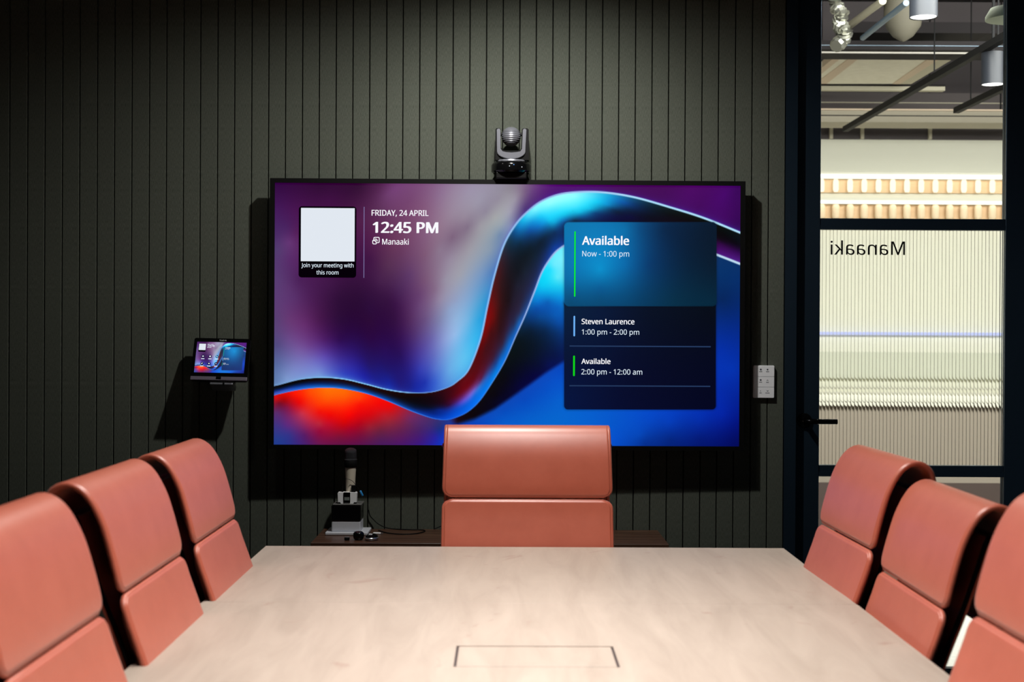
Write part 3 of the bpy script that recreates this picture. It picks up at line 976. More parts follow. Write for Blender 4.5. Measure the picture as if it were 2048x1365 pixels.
# ------------------------------------------------------------------ touch panel on the wall
pc = atY(441.5, 716, WY - 0.076)
tp = empty('touch_panel', pc, (math.radians(-22), math.radians(1.0), 0))
tag(tp, 'small black touch panel tilted up on a wall bracket, beside the television', 'touch screen')
k_ = (WY - 0.076) / F
cs2 = 1 / math.cos(math.radians(22)) * 1.02
tx = lambda px: (px - 441.5) * k_
tz = lambda py: (716 - py) * k_ * cs2
tb = MB().prism(rrect(tx(385), tx(498.5), tz(760.5), tz(678), 0.008), 0.001, 0.012)
tb.build('body', M['black_matt'], tp)
MB().prism(rrect(tx(385.4), tx(498.1), tz(753), tz(678.4), 0.007), -0.001, 0.0012).build('front_glass', M['black_gloss'], tp)
MB().box(tx(385.4), tx(498.1), -0.004, 0.004, tz(760.3), tz(753), 0.002, 2).build('lower_lip', mat('grey_lip', (92, 84, 98), 0.5), tp)
MB().box(tx(436.5), tx(446.5), -0.0048, 0.0, tz(758.3), tz(753.6)).build('sensor_window', M['black_gloss'], tp)
MB().box(tx(424), tx(470), 0.004, 0.072, tz(767), tz(757), 0.003, 2).build('wall_bracket', M['dark_silver'], tp)
tw_, th_ = tx(490.6) - tx(391.5), tz(686) - tz(745.5)
TC = [('1140,452,0,70,120 1250,470,0,120,190 1300,500,0,130,195 1420,460,0,60,110 1140,560,0,60,110 1270,560,0,95,160 1425,600,0,40,90 1140,700,0,25,75 1300,700,0,30,85 1425,700,0,30,90 1140,600,0,40,85 1420,560,0,50,100', 1057, 1436, 452, 846, 3, 445, 300)]
tscr = new_obj('screen', screen_mesh('small_screen', tw_, th_, 150, 90, TC, 2.0, 1.15, 0.24), M['screen'], tp)
tscr.location = ((tx(490.6) + tx(391.5)) / 2, -0.0016, (tz(686) + tz(745.5)) / 2)
txx = lambda px: tx(px) - tscr.location.x
tzz = lambda py: tz(py) - tscr.location.z
mini = MB()
for x0, x1, y0, y1 in ((412.5, 427.5, 693.5, 696.5),):
    pass


def t_box(name, x0, x1, y0, y1, mt, r=0.3, d=-0.0006):
    return MB().prism(rrect(txx(x0), txx(x1), tzz(y1), tzz(y0), r * k_, 3), d, d + 0.0003).build(name, mt, tscr)


t_box('notice_card', 395.4, 410, 689.5, 705.5, M['code_card'], 1.5)
t_box('blank_plate', 396.2, 409.6, 690, 702.3, M['code_plate'], 0.5, -0.001)
t_box('status_bar', 446.2, 447.2, 695, 713, glow('teal_bar', (20, 150, 140)), 0.3)
t_box('status_bar', 445.8, 446.8, 717, 722, M['blue_bar'], 0.3)
t_box('status_bar', 445.3, 446.3, 726.5, 731.5, glow('green_bar_small', (20, 140, 90)), 0.3)


def t_text(body, x0, x1, yb, yt, bold=0.01):
    return flat_text(body, 'lettering', M['soft_text'], tscr, txx(x0), txx(x1), tzz(yb), tzz(yt) - tzz(yb), -0.001, bold)


t_text('FRIDAY, 24 APRIL', 412.8, 425, 691.8, 690, 0.02)
t_text('12:45 PM', 413, 427, 695.3, 692.2, 0.03)
t_text('Manaaki', 412.8, 421, 697.6, 696, 0.02)
t_text('Available', 449, 459, 698, 695.6, 0.02)
t_text('Now - 1:00 pm', 449, 457.5, 700.2, 698.8, 0.0)
t_text('Steven Laurence', 448, 458, 718.3, 716.6, 0.02)
t_text('1:00 pm - 2:00 pm', 448, 459, 720.2, 718.8, 0.0)
t_text('Available', 447.5, 453, 727.8, 726.2, 0.02)
t_text('2:00 pm - 12:00 am', 447.5, 459, 729.8, 728.3, 0.0)
dark_disc = glow('app_disc', (14, 26, 70))
teal_disc = glow('app_disc_teal', (20, 110, 150))
for i, (bx_, by_) in enumerate(((406.2, 714.2), (420.3, 714.2), (434.2, 714.2), (405.6, 728.2), (419.5, 728.2), (433.4, 728.2))):
    d = MB().lathe([(0.0, 0.0007), (3.1 * k_, 0.0007), (3.1 * k_, 0.0004)], 18, 'y', (txx(bx_), 0, tzz(by_))).build('app_button', teal_disc if i == 2 else dark_disc, tscr)
    g = [MB().prism(rrect(txx(bx_ - 1.4), txx(bx_ + 1.4), tzz(by_ + 1), tzz(by_ - 1), 0.5 * k_, 3), -0.0011, -0.0009),
         MB().box(txx(bx_ - 1.4), txx(bx_ + 1.4), -0.0011, -0.0009, tzz(by_ + 1.2), tzz(by_ - 1.2)),
         MB().tube([(txx(bx_ - 1), -0.001, tzz(by_ - 1.2)), (txx(bx_ - .4), -0.001, tzz(by_ + .3)), (txx(bx_ + 1.2), -0.001, tzz(by_ + 1.2))], 0.5 * k_, 5),
         MB().tube([(txx(bx_ - 1), -0.001, tzz(by_ + 1)), (txx(bx_ + 1), -0.001, tzz(by_ - 1))], 0.7 * k_, 5),
         MB().prism(rrect(txx(bx_ - 1.2), txx(bx_ + 1.3), tzz(by_ + 1), tzz(by_ - 1.1), 0.8 * k_, 3), -0.0011, -0.0009),
         MB().box(txx(bx_ - 1.3), txx(bx_ + 1.3), -0.0011, -0.0009, tzz(by_ + .4), tzz(by_ - .4))][i]
    g.build('symbol', M['white_text'], tscr)
    MB().box(txx(bx_ - 3.2), txx(bx_ + 3.2), -0.001, -0.0008, tzz(by_ + 5.6), tzz(by_ + 4.2)).build('caption', M['soft_text'], tscr)
flat_text('Yealink', 'lettering', M['white_plastic'], tp, tx(435.5), tx(450), tz(683.6), tz(680.9) - tz(683.6), -0.0016, 0.01)
MB().tube(catmull([(tx(452), 0.004, tz(760)), (tx(453), -0.002, tz(764)), (tx(452), 0.004, tz(769))], 5), 0.0022, 8).build('cable', M['black'], tp, smooth=True)

# ------------------------------------------------------------------ keypad by the door
kc = atY(1527.2, 764, WY - 0.006)
kp = empty('wall_keypad', kc, (0, math.radians(0.2), 0))
tag(kp, 'white six-symbol light keypad on the felt wall, beside the glass door', 'light switch')
kk = (WY - 0.006) / F
kx = lambda px: (px - 1527.2) * kk
kz = lambda py: (764 - py) * kk
MB().prism(rrect(kx(1506), kx(1548.3), kz(796.3), kz(731.5), 0.004), -0.004, 0.006).build('plate', M['keypad_white'], kp)
for y0, y1 in ((732.2, 753.2), (754, 774.2), (775, 795.8)):
    MB().prism(rrect(kx(1506.8), kx(1547.6), kz(y1), kz(y0), 0.002, 3), -0.0062, -0.004).build('button', M['keypad_white'], kp)
for i, (bx_, by_) in enumerate(((1520.6, 739.5), (1534.2, 739.5), (1520.6, 760.5), (1534.2, 760.8), (1520.6, 782), (1534.4, 782))):
    mb = MB()
    if i in (0, 2):
        mb.lathe([(0.0, 0.0066), (2.0 * kk, 0.0066), (2.0 * kk, 0.0062)], 12, 'y', (kx(bx_), 0, kz(by_)))
    elif i == 1:
        mb.prism(rrect(kx(bx_ - 1.6), kx(bx_ + 1.6), kz(by_ + 1.6), kz(by_ - 1.6), 1.2 * kk, 3), -0.0066, -0.0062)
    elif i == 4:
        mb.prism([(kx(bx_ - 1), kz(by_ + 1)), (kx(bx_ + 1), kz(by_ + 1)), (kx(bx_), kz(by_ - 1))], -0.0066, -0.0062)
    else:
        s = 1 if i == 3 else -1
        mb.tube([(kx(bx_ - 1.6), -0.0064, kz(by_ + .8 * s)), (kx(bx_), -0.0064, kz(by_ - .8 * s)), (kx(bx_ + 1.6), -0.0064, kz(by_ + .8 * s))], 0.45 * kk, 5)
    mb.build('symbol', M['grey_print'], kp)
    ww = (2.9, 3.2, 3.0, 2.6, 2.2, 4.2)[i]
    MB().box(kx(bx_ - ww), kx(bx_ + ww), -0.0065, -0.0062, kz(by_ + 4.9), kz(by_ + 3.7)).build('caption', M['grey_print'], kp)
# ------------------------------------------------------------------ credenza under the television
ctop = 0.617
cf = atY(620, 1088, 4.75)
c_l = atZ(620, 1087.5, ctop)
c_r = atZ(1337, 1088.5, ctop)
cfy = (c_l.y + c_r.y) / 2
cb = WY - 0.014
cred = empty('credenza', (0, 0, 0))
tag(cred, 'low dark walnut credenza against the felt wall under the television', 'cabinet')
x0, x1 = c_l.x, c_r.x
MB().box(x0, x1, cfy, cb, ctop - 0.022, ctop, 0.0012, 1).build('top', M['walnut'], cred)
MB().box(x0 + 0.01, x1 - 0.01, cfy + 0.02, cb, 0.08, ctop - 0.0222).build('body', M['walnut'], cred)
for k in range(3):
    a = x0 + 0.012 + k * (x1 - x0 - 0.024) / 3
    b = a + (x1 - x0 - 0.024) / 3
    dd = MB().box(a + 0.0015, b - 0.0015, cfy + 0.002, cfy + 0.0198, 0.085, ctop - 0.026, 0.001, 1).build('door', M['walnut'], cred)
    MB().tube([(b - 0.05, cfy - 0.012, 0.5), (b - 0.05, cfy - 0.012, 0.4)], 0.004, 8).build('handle', M['black_metal'], dd, smooth=True)
MB().box(x0 + 0.04, x1 - 0.04, cfy + 0.05, cb - 0.02, 0.0, 0.08).build('plinth', M['black_matt'], cred)


# ------------------------------------------------------------------ microphone gear on the credenza
def onc(px, py):
    return atZ(px, py, ctop)


f0 = onc(692, 1072)
gx_ = (735.5 + 650.5) / 2
q = f0.y / F


def mx(px, s=1.0):
    return (px - 692.5) * q * s


st = empty('charging_station', (atZ(692.5, 1072, ctop).x, f0.y, ctop))
tag(st, 'stepped silver and black charging station on the credenza, under the microphone', 'charger')
MB().box(mx(650), mx(735.5), 0, 0.135, 0, 0.011, 0.003, 2).build('base_plate', M['alu'], st)
sb = 1.03
MB().box(mx(662.5, sb), mx(719, sb), 0.018, 0.118, 0.011, 0.048, 0.004, 2).build('lower_block', M['alu'], st)
MB().box(mx(662, sb), mx(719.5, sb), 0.016, 0.12, 0.048, 0.103, 0.004, 2).build('upper_block', M['black_gloss'], st)
MB().box(mx(665, sb), mx(721, sb), 0.018, 0.115, 0.103, 0.107, 0.001, 1).build('tray', mat('grey_tray', (92, 92, 90), 0.5), st)
zt = ctop + 0.1072
wp = empty('microphone_dock', (st.location.x, f0.y, zt))
tag(wp, 'white bracket-shaped wireless dock with a small display, holding the microphone', 'receiver')
mxp = lambda px: (px - 692.5) * q * 1.01
MB().prism([(mxp(674), 0.005), (mxp(678), 0.005), (mxp(680), 0.0), (mxp(704), 0.0), (mxp(706), 0.005), (mxp(710.5), 0.005), (mxp(711), 0.036), (mxp(710), 0.039), (mxp(674), 0.039), (mxp(673), 0.036)], 0.03, 0.06).build('body', M['white_plastic'], wp)
MB().prism(rrect(mxp(684.7), mxp(698.2), 0.003, 0.0395, 0.002, 3), 0.028, 0.031).build('front_panel', M['black_gloss'], wp)
MB().box(mxp(686.5), mxp(696.8), 0.0274, 0.0282, 0.012, 0.023).build('display', M['lcd'], wp)
MB().box(mxp(699.5), mxp(708), 0.04, 0.052, 0.039, 0.063, 0.001, 1).build('clip', M['black'], wp)
for a, b in ((674, 680), (703, 710)):
    MB().box(mxp(a), mxp(b), 0.036, 0.056, 0.0, 0.005).build('foot', M['black'], wp)
MB().tube([(mxp(681.5), 0.045, 0.038), (mxp(681.5), 0.045, 0.066)], 0.0022, 8).build('aerial', M['black'], wp, smooth=True)
# handheld microphone standing in the dock
mi = empty('microphone', (st.location.x + mx(696.3), f0.y + 0.068, zt + 0.006))
tag(mi, 'handheld microphone with champagne barrel and black mesh head, standing upright', 'microphone')
zz = lambda py: (1008 - py) * (f0.y + 0.07) / F
qq = (f0.y + 0.07) / F
MB().lathe([(0.0, 0.0), (9.0 * qq, 0.0), (9.3 * qq, zz(985)), (9.7 * qq, zz(965)), (10.9 * qq, zz(943)), (11.0 * qq, zz(941))], 32).build('barrel', M['champagne'], mi, smooth=True)
MB().lathe([(11.0 * qq, zz(941.3)), (12.8 * qq, zz(939)), (13.0 * qq, zz(929)), (12.2 * qq, zz(927)), (0.0, zz(927))], 32).build('collar', M['black_matt'], mi, smooth=True)
pr = [(12.6 * qq, zz(927.2)), (13.0 * qq, zz(926.0)), (13.0 * qq, zz(925.2)), (12.0 * qq, zz(924.5))]
for k in range(20):
    py = 924.0 - k * 0.75
    g = 0.35 if k % 2 else 0.0
    pr.append(((12.0 - g) * qq, zz(py)))
for k in range(1, 9):
    a = math.radians(90 * k / 8)
    pr.append((11.8 * qq * math.cos(a) if k < 8 else 0.0, zz(909 - 7.2 * math.sin(a))))
MB().lathe(pr, 36).build('grille', mat('mic_grille', (58, 58, 62), 0.42, metal=0.7, bump=(1500, 1.0, 0.002)), mi, smooth=True)


def wz(px, py, Y):
    return atY(px, py, Y)


Ym = f0.y + 0.045
lan = empty('lanyard', wz(715, 970, Ym))
tag(lan, 'thin dark lanyard looped round the microphone with a bright blue tag', 'lanyard')
base = Vector(lan.location)
lp = [wz(px, py, Y) - base for px, py, Y in ((684.5, 958.5, f0.y + 0.055), (688, 958, f0.y + 0.042), (697, 959, f0.y + 0.040), (705, 963, f0.y + 0.046), (711, 970, Ym), (717, 978, Ym), (720.5, 982, Ym))]
MB().tube(catmull(lp, 5), 0.0009, 6).build('cord', M['black'], lan, smooth=True)
a_, b_ = wz(720.5, 982, Ym) - base, wz(725.5, 992.5, Ym) - base
MB().tube([a_, a_ + (b_ - a_) * .05, a_ + (b_ - a_) * .95, b_], [0.0028, 0.0036, 0.0036, 0.003], 10).build('tag', M['blue_tag'], lan, smooth=True)

# small things in front of the station
p = onc(716, 1082)
o = MB().lathe([(0.0, 0.0), (0.012, 0.0), (0.0175, 0.006), (0.0195, 0.015), (0.018, 0.023), (0.012, 0.0285), (0.0, 0.030)], 28).build('pod', M['black_gloss'], None, smooth=True, loc=(p.x, p.y + 0.018, ctop))
tag(o, 'round glossy black pod on the credenza, left of the silver-rimmed remote', 'speaker')
p = onc(742, 1083.5)
rm = empty('remote', (p.x, p.y + 0.028, ctop), (0, 0, math.radians(-12)))
tag(rm, 'palm-sized black remote with silver rim and white label on the credenza', 'remote control')
MB().lathe([(0.0, 0.0), (0.019, 0.0), (0.022, 0.004), (0.0225, 0.009), (0.021, 0.011), (0.0, 0.011)], 28).build('rim', M['silver'], rm, smooth=True)
o = MB().lathe([(0.0, 0.011), (0.0205, 0.011), (0.019, 0.017), (0.012, 0.021), (0.0, 0.0225)], 28).build('shell', M['black_gloss'], rm, smooth=True)
for ch in rm.children:
    ch.scale = (1.0, 1.35, 1.0)
MB().box(-0.006, 0.005, -0.017, -0.006, 0.0195, 0.0225).build('label', M['white_plastic'], rm)
p = onc(693.5, 1082)
o = MB().box(-0.0085, 0.0085, 0, 0.014, 0, 0.011, 0.0015, 1).build('receiver_plug', M['black'], None, loc=(p.x, p.y, ctop))
tag(o, 'tiny dark receiver plug lying on the credenza before the station', 'adapter')
MB().box(-0.0075, 0.0075, 0.001, 0.013, 0.0109, 0.0118).build('cap', M['silver'], o)
p = onc(754, 1069)
o = MB().box(-0.014, 0.014, -0.005, 0.005, 0, 0.006, 0.002, 2).build('adapter', M['white_plastic'], None, loc=(p.x, p.y, ctop), rot=(0, 0, math.radians(-14)))
tag(o, 'small white adapter stick lying on the credenza behind the remote', 'adapter')
MB().box(0.014, 0.022, -0.003, 0.003, 0.001, 0.005).build('plug', M['silver'], o)
cpts = [onc(px, py) + Vector((0, 0, 0.0025)) for px, py in ((757, 1063), (775, 1068), (800, 1070.5), (828, 1069.8), (845, 1066.5), (850, 1063.5), (842, 1061.8), (820, 1061.5), (790, 1060.2))]
cpts += [atY(772, 1056, WY - 0.03), atY(757, 1049, WY - 0.02), atY(748, 1041, WY - 0.012), atY(740, 1032, WY - 0.010), atY(737, 1020, WY - 0.009)]
o = MB().tube(catmull(cpts, 6), 0.0019, 8).build('cable', M['black'], None, smooth=True)
tag(o, 'thin black cable looping over the credenza top and up the felt wall', 'cable')
cpts = [atY(868, 1059, WY - 0.03), atY(882, 1053, WY - 0.02), atY(896, 1046, WY - 0.012), atY(915, 1035, WY - 0.009)]
o = MB().tube(catmull(cpts, 6), 0.0019, 8).build('cable', M['black'], None, smooth=True)
tag(o, 'short black cable end rising behind the chair at the table head', 'cable')

# ------------------------------------------------------------------ the meeting table
TZ = 0.74
tl, tr = atZ(530.2, 1093.2, TZ), atZ(1566.6, 1096.2, TZ)
ty1 = (tl.y + tr.y) / 2
tx0, tx1 = tl.x, tr.x
ty0 = 0.75
yj = atZ(1010, 1207, TZ).y
tab = empty('conference_table', (0, 0, 0))
tag(tab, 'long pale maple conference table with a flush cable hatch', 'table')
hA, hB = atZ(907, 1335, TZ), atZ(1237, 1335, TZ)
hC, hD = atZ(912.5, 1293, TZ), atZ(1229, 1293, TZ)
hx0, hx1 = (hA.x + hC.x) / 2, (hB.x + hD.x) / 2
hy0, hy1 = (hA.y + hB.y) / 2, (hC.y + hD.y) / 2
T0 = TZ - 0.032
MB().box(tx0, tx1, yj + 0.0006, ty1, T0, TZ, 0.0012, 1).build('table_leaf', M['maple'], tab)
# the near leaf has an opening for the hatch
nl = MB()
for a in ((tx0, hx0, ty0, yj - 0.0004), (hx1, tx1, ty0, yj - 0.0004), (hx0, hx1, ty0, hy0), (hx0, hx1, hy1, yj - 0.0004)):
    nl.box(a[0], a[1], a[2], a[3], T0, TZ)
nl.build('table_leaf', M['maple'], tab)
fr = MB()
g = 0.0045
for a in ((hx0, hx1, hy0, hy0 + g), (hx0, hx1, hy1 - g, hy1), (hx0, hx0 + g, hy0 + g, hy1 - g), (hx1 - g, hx1, hy0 + g, hy1 - g)):
    fr.box(a[0], a[1], a[2], a[3], TZ - 0.012, TZ - 0.002)
fr.build('hatch_trim', mat('hatch_trim', (44, 22, 18), 0.6), tab)
MB().box(hx0 + g + .0003, hx1 - g - .0003, hy0 + g + .0003, hy1 - g - .0003, TZ - 0.02, TZ, 0.0008, 1).build('hatch_lid', M['maple'], tab)
for yy in (1.3, 3.2):
    MB().box(tx0 + 0.42, tx1 - 0.42, yy - 0.25, yy + 0.25, 0.02, T0 - 0.0005, 0.004, 1).build('pedestal', M['black_matt'], tab)


# ------------------------------------------------------------------ soft pad chairs
def sample_path(ctrl, n):
    P = np.array(catmull(ctrl, 14))
    s = np.concatenate([[0], np.cumsum(np.sqrt((np.diff(P, axis=0) ** 2).sum(1)))])
    t = np.linspace(0, s[-1], n)
    Q = np.stack([np.interp(t, s, P[:, 0]), np.interp(t, s, P[:, 1])], -1)
    T = np.gradient(Q, axis=0)
    T /= np.linalg.norm(T, axis=1)[:, None]
    return Q, T, s[-1]


def pad(ctrl, W, th0, th1, side, ra=0.03, rb_=0.03, nt=40, ns=26, edge=0.009, sag=0.0, puff=0.016, puff_len=None):
    """cushion whose outer face follows ctrl in (y, z); side=+1 keeps the outside to the left of the path.
    Returns mesh builder for the cushion and one for the piping round it."""
    Q, T, L = sample_path(ctrl, nt)
    Nn = np.stack([-T[:, 1], T[:, 0]], -1) * side
    ss = np.array([s * (1 - q_) for s, q_ in [(-1, 0), (-1, .022), (-1, .043), (-1, .05), (-1, .06), (-1, .08), (-1, .105), (-1, .14), (-1, .18), (-1, .23)]] + list(np.linspace(-.7, .7, 12)) + [1 - q_ for q_ in (.23, .18, .14, .105, .08, .06, .05, .043, .022, 0)])
    ns = len(ss)
    outer, inner = [], []
    rim = []
    for i in range(nt):
        d0, d1 = i / (nt - 1) * L, (1 - i / (nt - 1)) * L
        hw = W
        for d, r in ((d0, ra), (d1, rb_)):
            if r > 0 and d < r:
                hw = min(hw, W - r + math.sqrt(max(0.0, r * r - (r - d) ** 2)))
        hw -= sag * math.sin(math.pi * min(1, i / (nt - 1)))
        th = th0 + (th1 - th0) * i / (nt - 1)
        row_o, row_i = [], []
        for s in ss:
            ex = (1 - abs(s)) * hw
            bx = min(1.0, max(0.0, ex - 0.013) / 0.036)
            bt_ = min(1.0, max(0.0, d0 - 0.008) / 0.036) if ra > 0 else 1.0
            bu_ = min(1.0, max(0.0, d1 - 0.008) / 0.036) if rb_ > 0 else 1.0
            bl = math.sqrt(max(0, 1 - (1 - bx) ** 2)) * math.sqrt(max(0, 1 - (1 - bt_) ** 2)) * math.sqrt(max(0, 1 - (1 - bu_) ** 2))
            t_ = edge * (th / th0) ** 0.5 + (th - edge * (th / th0) ** 0.5) * bl
            tf = min(1.0, d0 / puff_len) if puff_len else d0 / L
            t_ += puff * bl * (1 - abs(s) ** 2.5) * math.sin(math.pi * tf) ** 0.8
            base_ = Q[i] - Nn[i] * th
            po = base_ + Nn[i] * t_
            row_o.append((s * hw, po[0], po[1]))
            row_i.append((s * hw, base_[0], base_[1]))
        outer.append(row_o)
        inner.append(row_i)
        mid = Q[i] - Nn[i] * (th - edge * 0.7 * (th / th0) ** 0.5)
        rim.append((hw + 0.0015, mid[0], mid[1]))
    mb = MB()
    vs = [p for r in outer for p in r] + [p for r in inner for p in r]
    n0 = nt * ns
    fs = []
    for i in range(nt - 1):
        for j in range(ns - 1):
            a = i * ns + j
            fs.append((a, a + 1, a + ns + 1, a + ns))
            fs.append((n0 + a, n0 + a + ns, n0 + a + ns + 1, n0 + a + 1))
        a = i * ns
        fs.append((a, a + ns, n0 + a + ns, n0 + a))
        a = i * ns + ns - 1
        fs.append((a, n0 + a, n0 + a + ns, a + ns))
    for j in range(ns - 1):
        fs.append((j, n0 + j, n0 + j + 1, j + 1))
        a = (nt - 1) * ns + j
        fs.append((a, a + 1, n0 + a + 1, n0 + a))
    mb.add(vs, fs)
    loop = [(x, y, z) for x, y, z in rim]
    loop += [(x * k, rim[-1][1], rim[-1][2]) for x, k in ((rim[-1][0], 0.6), (rim[-1][0], 0.0), (rim[-1][0], -0.6))]
    loop += [(-x, y, z) for x, y, z in reversed(rim)]
    loop += [(rim[0][0] * k, rim[0][1], rim[0][2]) for k in (-0.6, 0.0, 0.6)]
    return mb, loop


HW = 0.229
upper = [(-0.2040, 0.8700), (-0.2075, 0.895), (-0.2165, 0.935), (-0.2290, 0.980), (-0.2440, 1.014), (-0.2600, 1.036), (-0.2800, 1.0460), (-0.2990, 1.0380), (-0.309, 1.015), (-0.312, 0.975), (-0.305, 0.92), (-0.298, 0.87), (-0.291, 0.82)]
lower = [(-0.140, 0.662), (-0.146, 0.69), (-0.158, 0.73), (-0.174, 0.775), (-0.189, 0.817), (-0.2005, 0.854)]
third = [(-0.118, 0.480), (-0.114, 0.52), (-0.116, 0.57), (-0.124, 0.615), (-0.137, 0.653)]
seat = [(-0.085, 0.462), (-0.02, 0.458), (0.1, 0.462), (0.2, 0.466), (0.262, 0.458), (0.288, 0.436)]


def shade(o):
    return o


def make_chair():
    root = empty('office_chair')
    for nm, ct, th0, th1, ra, rb_, nt in (('headrest_pad', upper, 0.023, 0.009, 0.022, 0.012, 70), ('back_pad', lower, 0.024, 0.024, 0.03, 0.022, 34), ('lumbar_pad', third, 0.024, 0.024, 0.03, 0.03, 26), ('seat_pad', seat, 0.045, 0.045, 0.03, 0.03, 30)):
        mb, loop = pad(ct, HW, th0, th1, 1, ra, rb_, nt, sag=0.003 if nm == 'headrest_pad' else 0.0, puff_len=0.175 if nm == 'headrest_pad' else None)
        # smooth cushion with a welt round its edge
        c = mb.build(nm, M['leather'], root, smooth='all')
        MB().tube(loop, 0.0056, 8, False, True).build('piping', M['leather'], c, smooth='all')
    # leather sling and black side rails behind the pads
    mid = [(-0.100, 0.46), (-0.138, 0.50), (-0.150, 0.56), (-0.150, 0.62), (-0.164, 0.69), (-0.191, 0.77), (-0.222, 0.85), (-0.250, 0.93), (-0.266, 0.98), (-0.275, 1.000)]
    Q, T, L = sample_path(mid, 30)
    sl = MB()
    for i in range(29):
        (a, b), (c, d) = Q[i], Q[i + 1]
        sl.add([(-0.214, a, b), (0.214, a, b), (0.214, c, d), (-0.214, c, d), (-0.214, a - .004, b), (0.214, a - .004, b), (0.214, c - .004, d), (-0.214, c - .004, d)],
               [(0, 1, 2, 3), (7, 6, 5, 4), (0, 3, 7, 4), (1, 5, 6, 2)])
    sl.build('sling', M['leather_dark'], root)
    for s in (-1, 1):
        MB().tube([(s * 0.207, a + 0.002, b) for a, b in Q], 0.006, 10).build('side_rail', M['black_metal'], root, smooth=True)
        k = MB().lathe([(0.0, -0.010), (0.009, -0.008), (0.0125, 0.0), (0.010, 0.007), (0.0, 0.010)], 18, 'x', (s * 0.231, -0.2775, 1.000))
        k.build('knob', M['black_gloss'], root, smooth=True)
    MB().tube([(-0.226, -0.2775, 1.000), (0.226, -0.2775, 1.000)], 0.006, 10).build('top_rod', M['black_metal'], root, smooth=True)
    MB().box(-0.21, 0.21, -0.08, 0.25, 0.395, 0.408, 0.003, 1).build('seat_frame', M['black_metal'], root)
    MB().lathe([(0.0, 0.10), (0.03, 0.10), (0.03, 0.25), (0.022, 0.25), (0.022, 0.395), (0.0, 0.395)], 20, 'z', (0, 0.06, 0)).build('column', M['black_metal'], root, smooth=True)
    for k in range(5):
        a = math.radians(90 + 72 * k)
        c, s = math.cos(a), math.sin(a)
        MB().tube([(0.02 * c, 0.06 + 0.02 * s, 0.115), (0.12 * c, 0.06 + 0.12 * s, 0.10), (0.20 * c, 0.06 + 0.20 * s, 0.075)], [0.02, 0.016, 0.011], 10).build('leg', M['black_metal'], root, smooth=True)
        MB().lathe([(0.0, -0.011), (0.027, -0.011), (0.029, 0.0), (0.027, 0.011), (0.0, 0.011)], 18, 'x', (0, 0, 0)).build('caster', M['black'], root, smooth=True, loc=(0.20 * c, 0.06 + 0.20 * s, 0.0295), rot=(0, 0, a))
    return root


proto = make_chair()
G = 'leather chairs around the conference table'
chairs = [
    (0.064, 3.735, 180, 0.0, 'brown leather chair at the table head, its back to the television'),
    (-0.484, 3.300, -90, -0.006, 'leather chair on the touch panel side of the table, farthest back, nearest the felt wall'),
    (-0.480, 2.700, -90, -0.004, 'leather chair in the middle of the row on the touch panel side'),
    (-0.468, 2.080, -90, -0.004, 'leather chair on the touch panel side nearest the viewer, cut off by the picture edge'),
    (0.614, 3.320, 91.5, -0.016, 'leather chair on the glass door side of the table, farthest back, right before the door'),
    (0.630, 2.840, 89.5, -0.052, 'leather chair in the middle of the row on the glass door side'),
    (0.563, 2.020, 90, 0.014, 'leather chair on the glass door side nearest the viewer, cut off by the picture edge'),
]
for i, (x, y, a, lift, lab) in enumerate(chairs):
    c = proto if i == 0 else copy_tree(proto)
    c.location = (x, y, 0)
    c.rotation_euler = (0, 0, math.radians(a))
    for ch in c.children:                    # the gas lift is set differently on each chair
        if not ch.name.startswith(('leg', 'caster')):
            ch.location.z += lift
    tag(c, lab, 'chair', G)

# ------------------------------------------------------------------ the corridor beyond the door
CY0, CY1 = WY + 0.12, 11.0
struct(MB().box(-1.7, 6.5, CY0, 7.25, -0.1, 0.0).build('floor_corridor', M['terrazzo']))
struct(MB().box(-1.7, 6.5, 7.25, CY1, -0.1, -0.001).build('floor_corridor_far', M['brown_floor']))
struct(MB().box(-1.7, 6.5, CY0, CY1 + 0.1, 3.9, 4.0).build('ceiling_corridor', M['dark_services']))
struct(MB().box(-1.7, -1.6, CY0, CY1, -0.1, 4.0).build('wall_corridor_left', M['cream']))
struct(MB().box(6.4, 6.5, CY0, CY1, -0.1, 4.0).build('wall_corridor_right', M['cream']))
struct(MB().box(-1.6, -1.55, CY0, 9.5, 0.0, 0.95).build('trim_corridor_left', M['brown_cab']))
struct(MB().box(6.35, 6.4, CY0, 9.5, 0.0, 0.95).build('trim_corridor_right', M['brown_cab']))


def fz(py, Y=CY1, px=1825):
    return atY(px, py, Y).z


def fx(px, py=300, Y=CY1):
    return atY(px, py, Y).x


struct(MB().box(-1.7, 6.5, CY1, CY1 + 0.1, -0.1, fz(280)).build('wall_corridor_far', M['cream']))
bh = struct(MB().box(-1.7, 6.5, CY1 - 0.02, CY1 + 0.1, fz(280), 4.0).build('trim_bulkhead', mat('bulkhead', (76, 70, 72), 0.85)))
for px in (1660, 1722, 1857):
    x = fx(px, 262)
    MB().box(x - 0.012, x + 0.012, CY1 - 0.05, CY1 - 0.02, fz(280), fz(240)).build('post', M['beige_services'], bh)
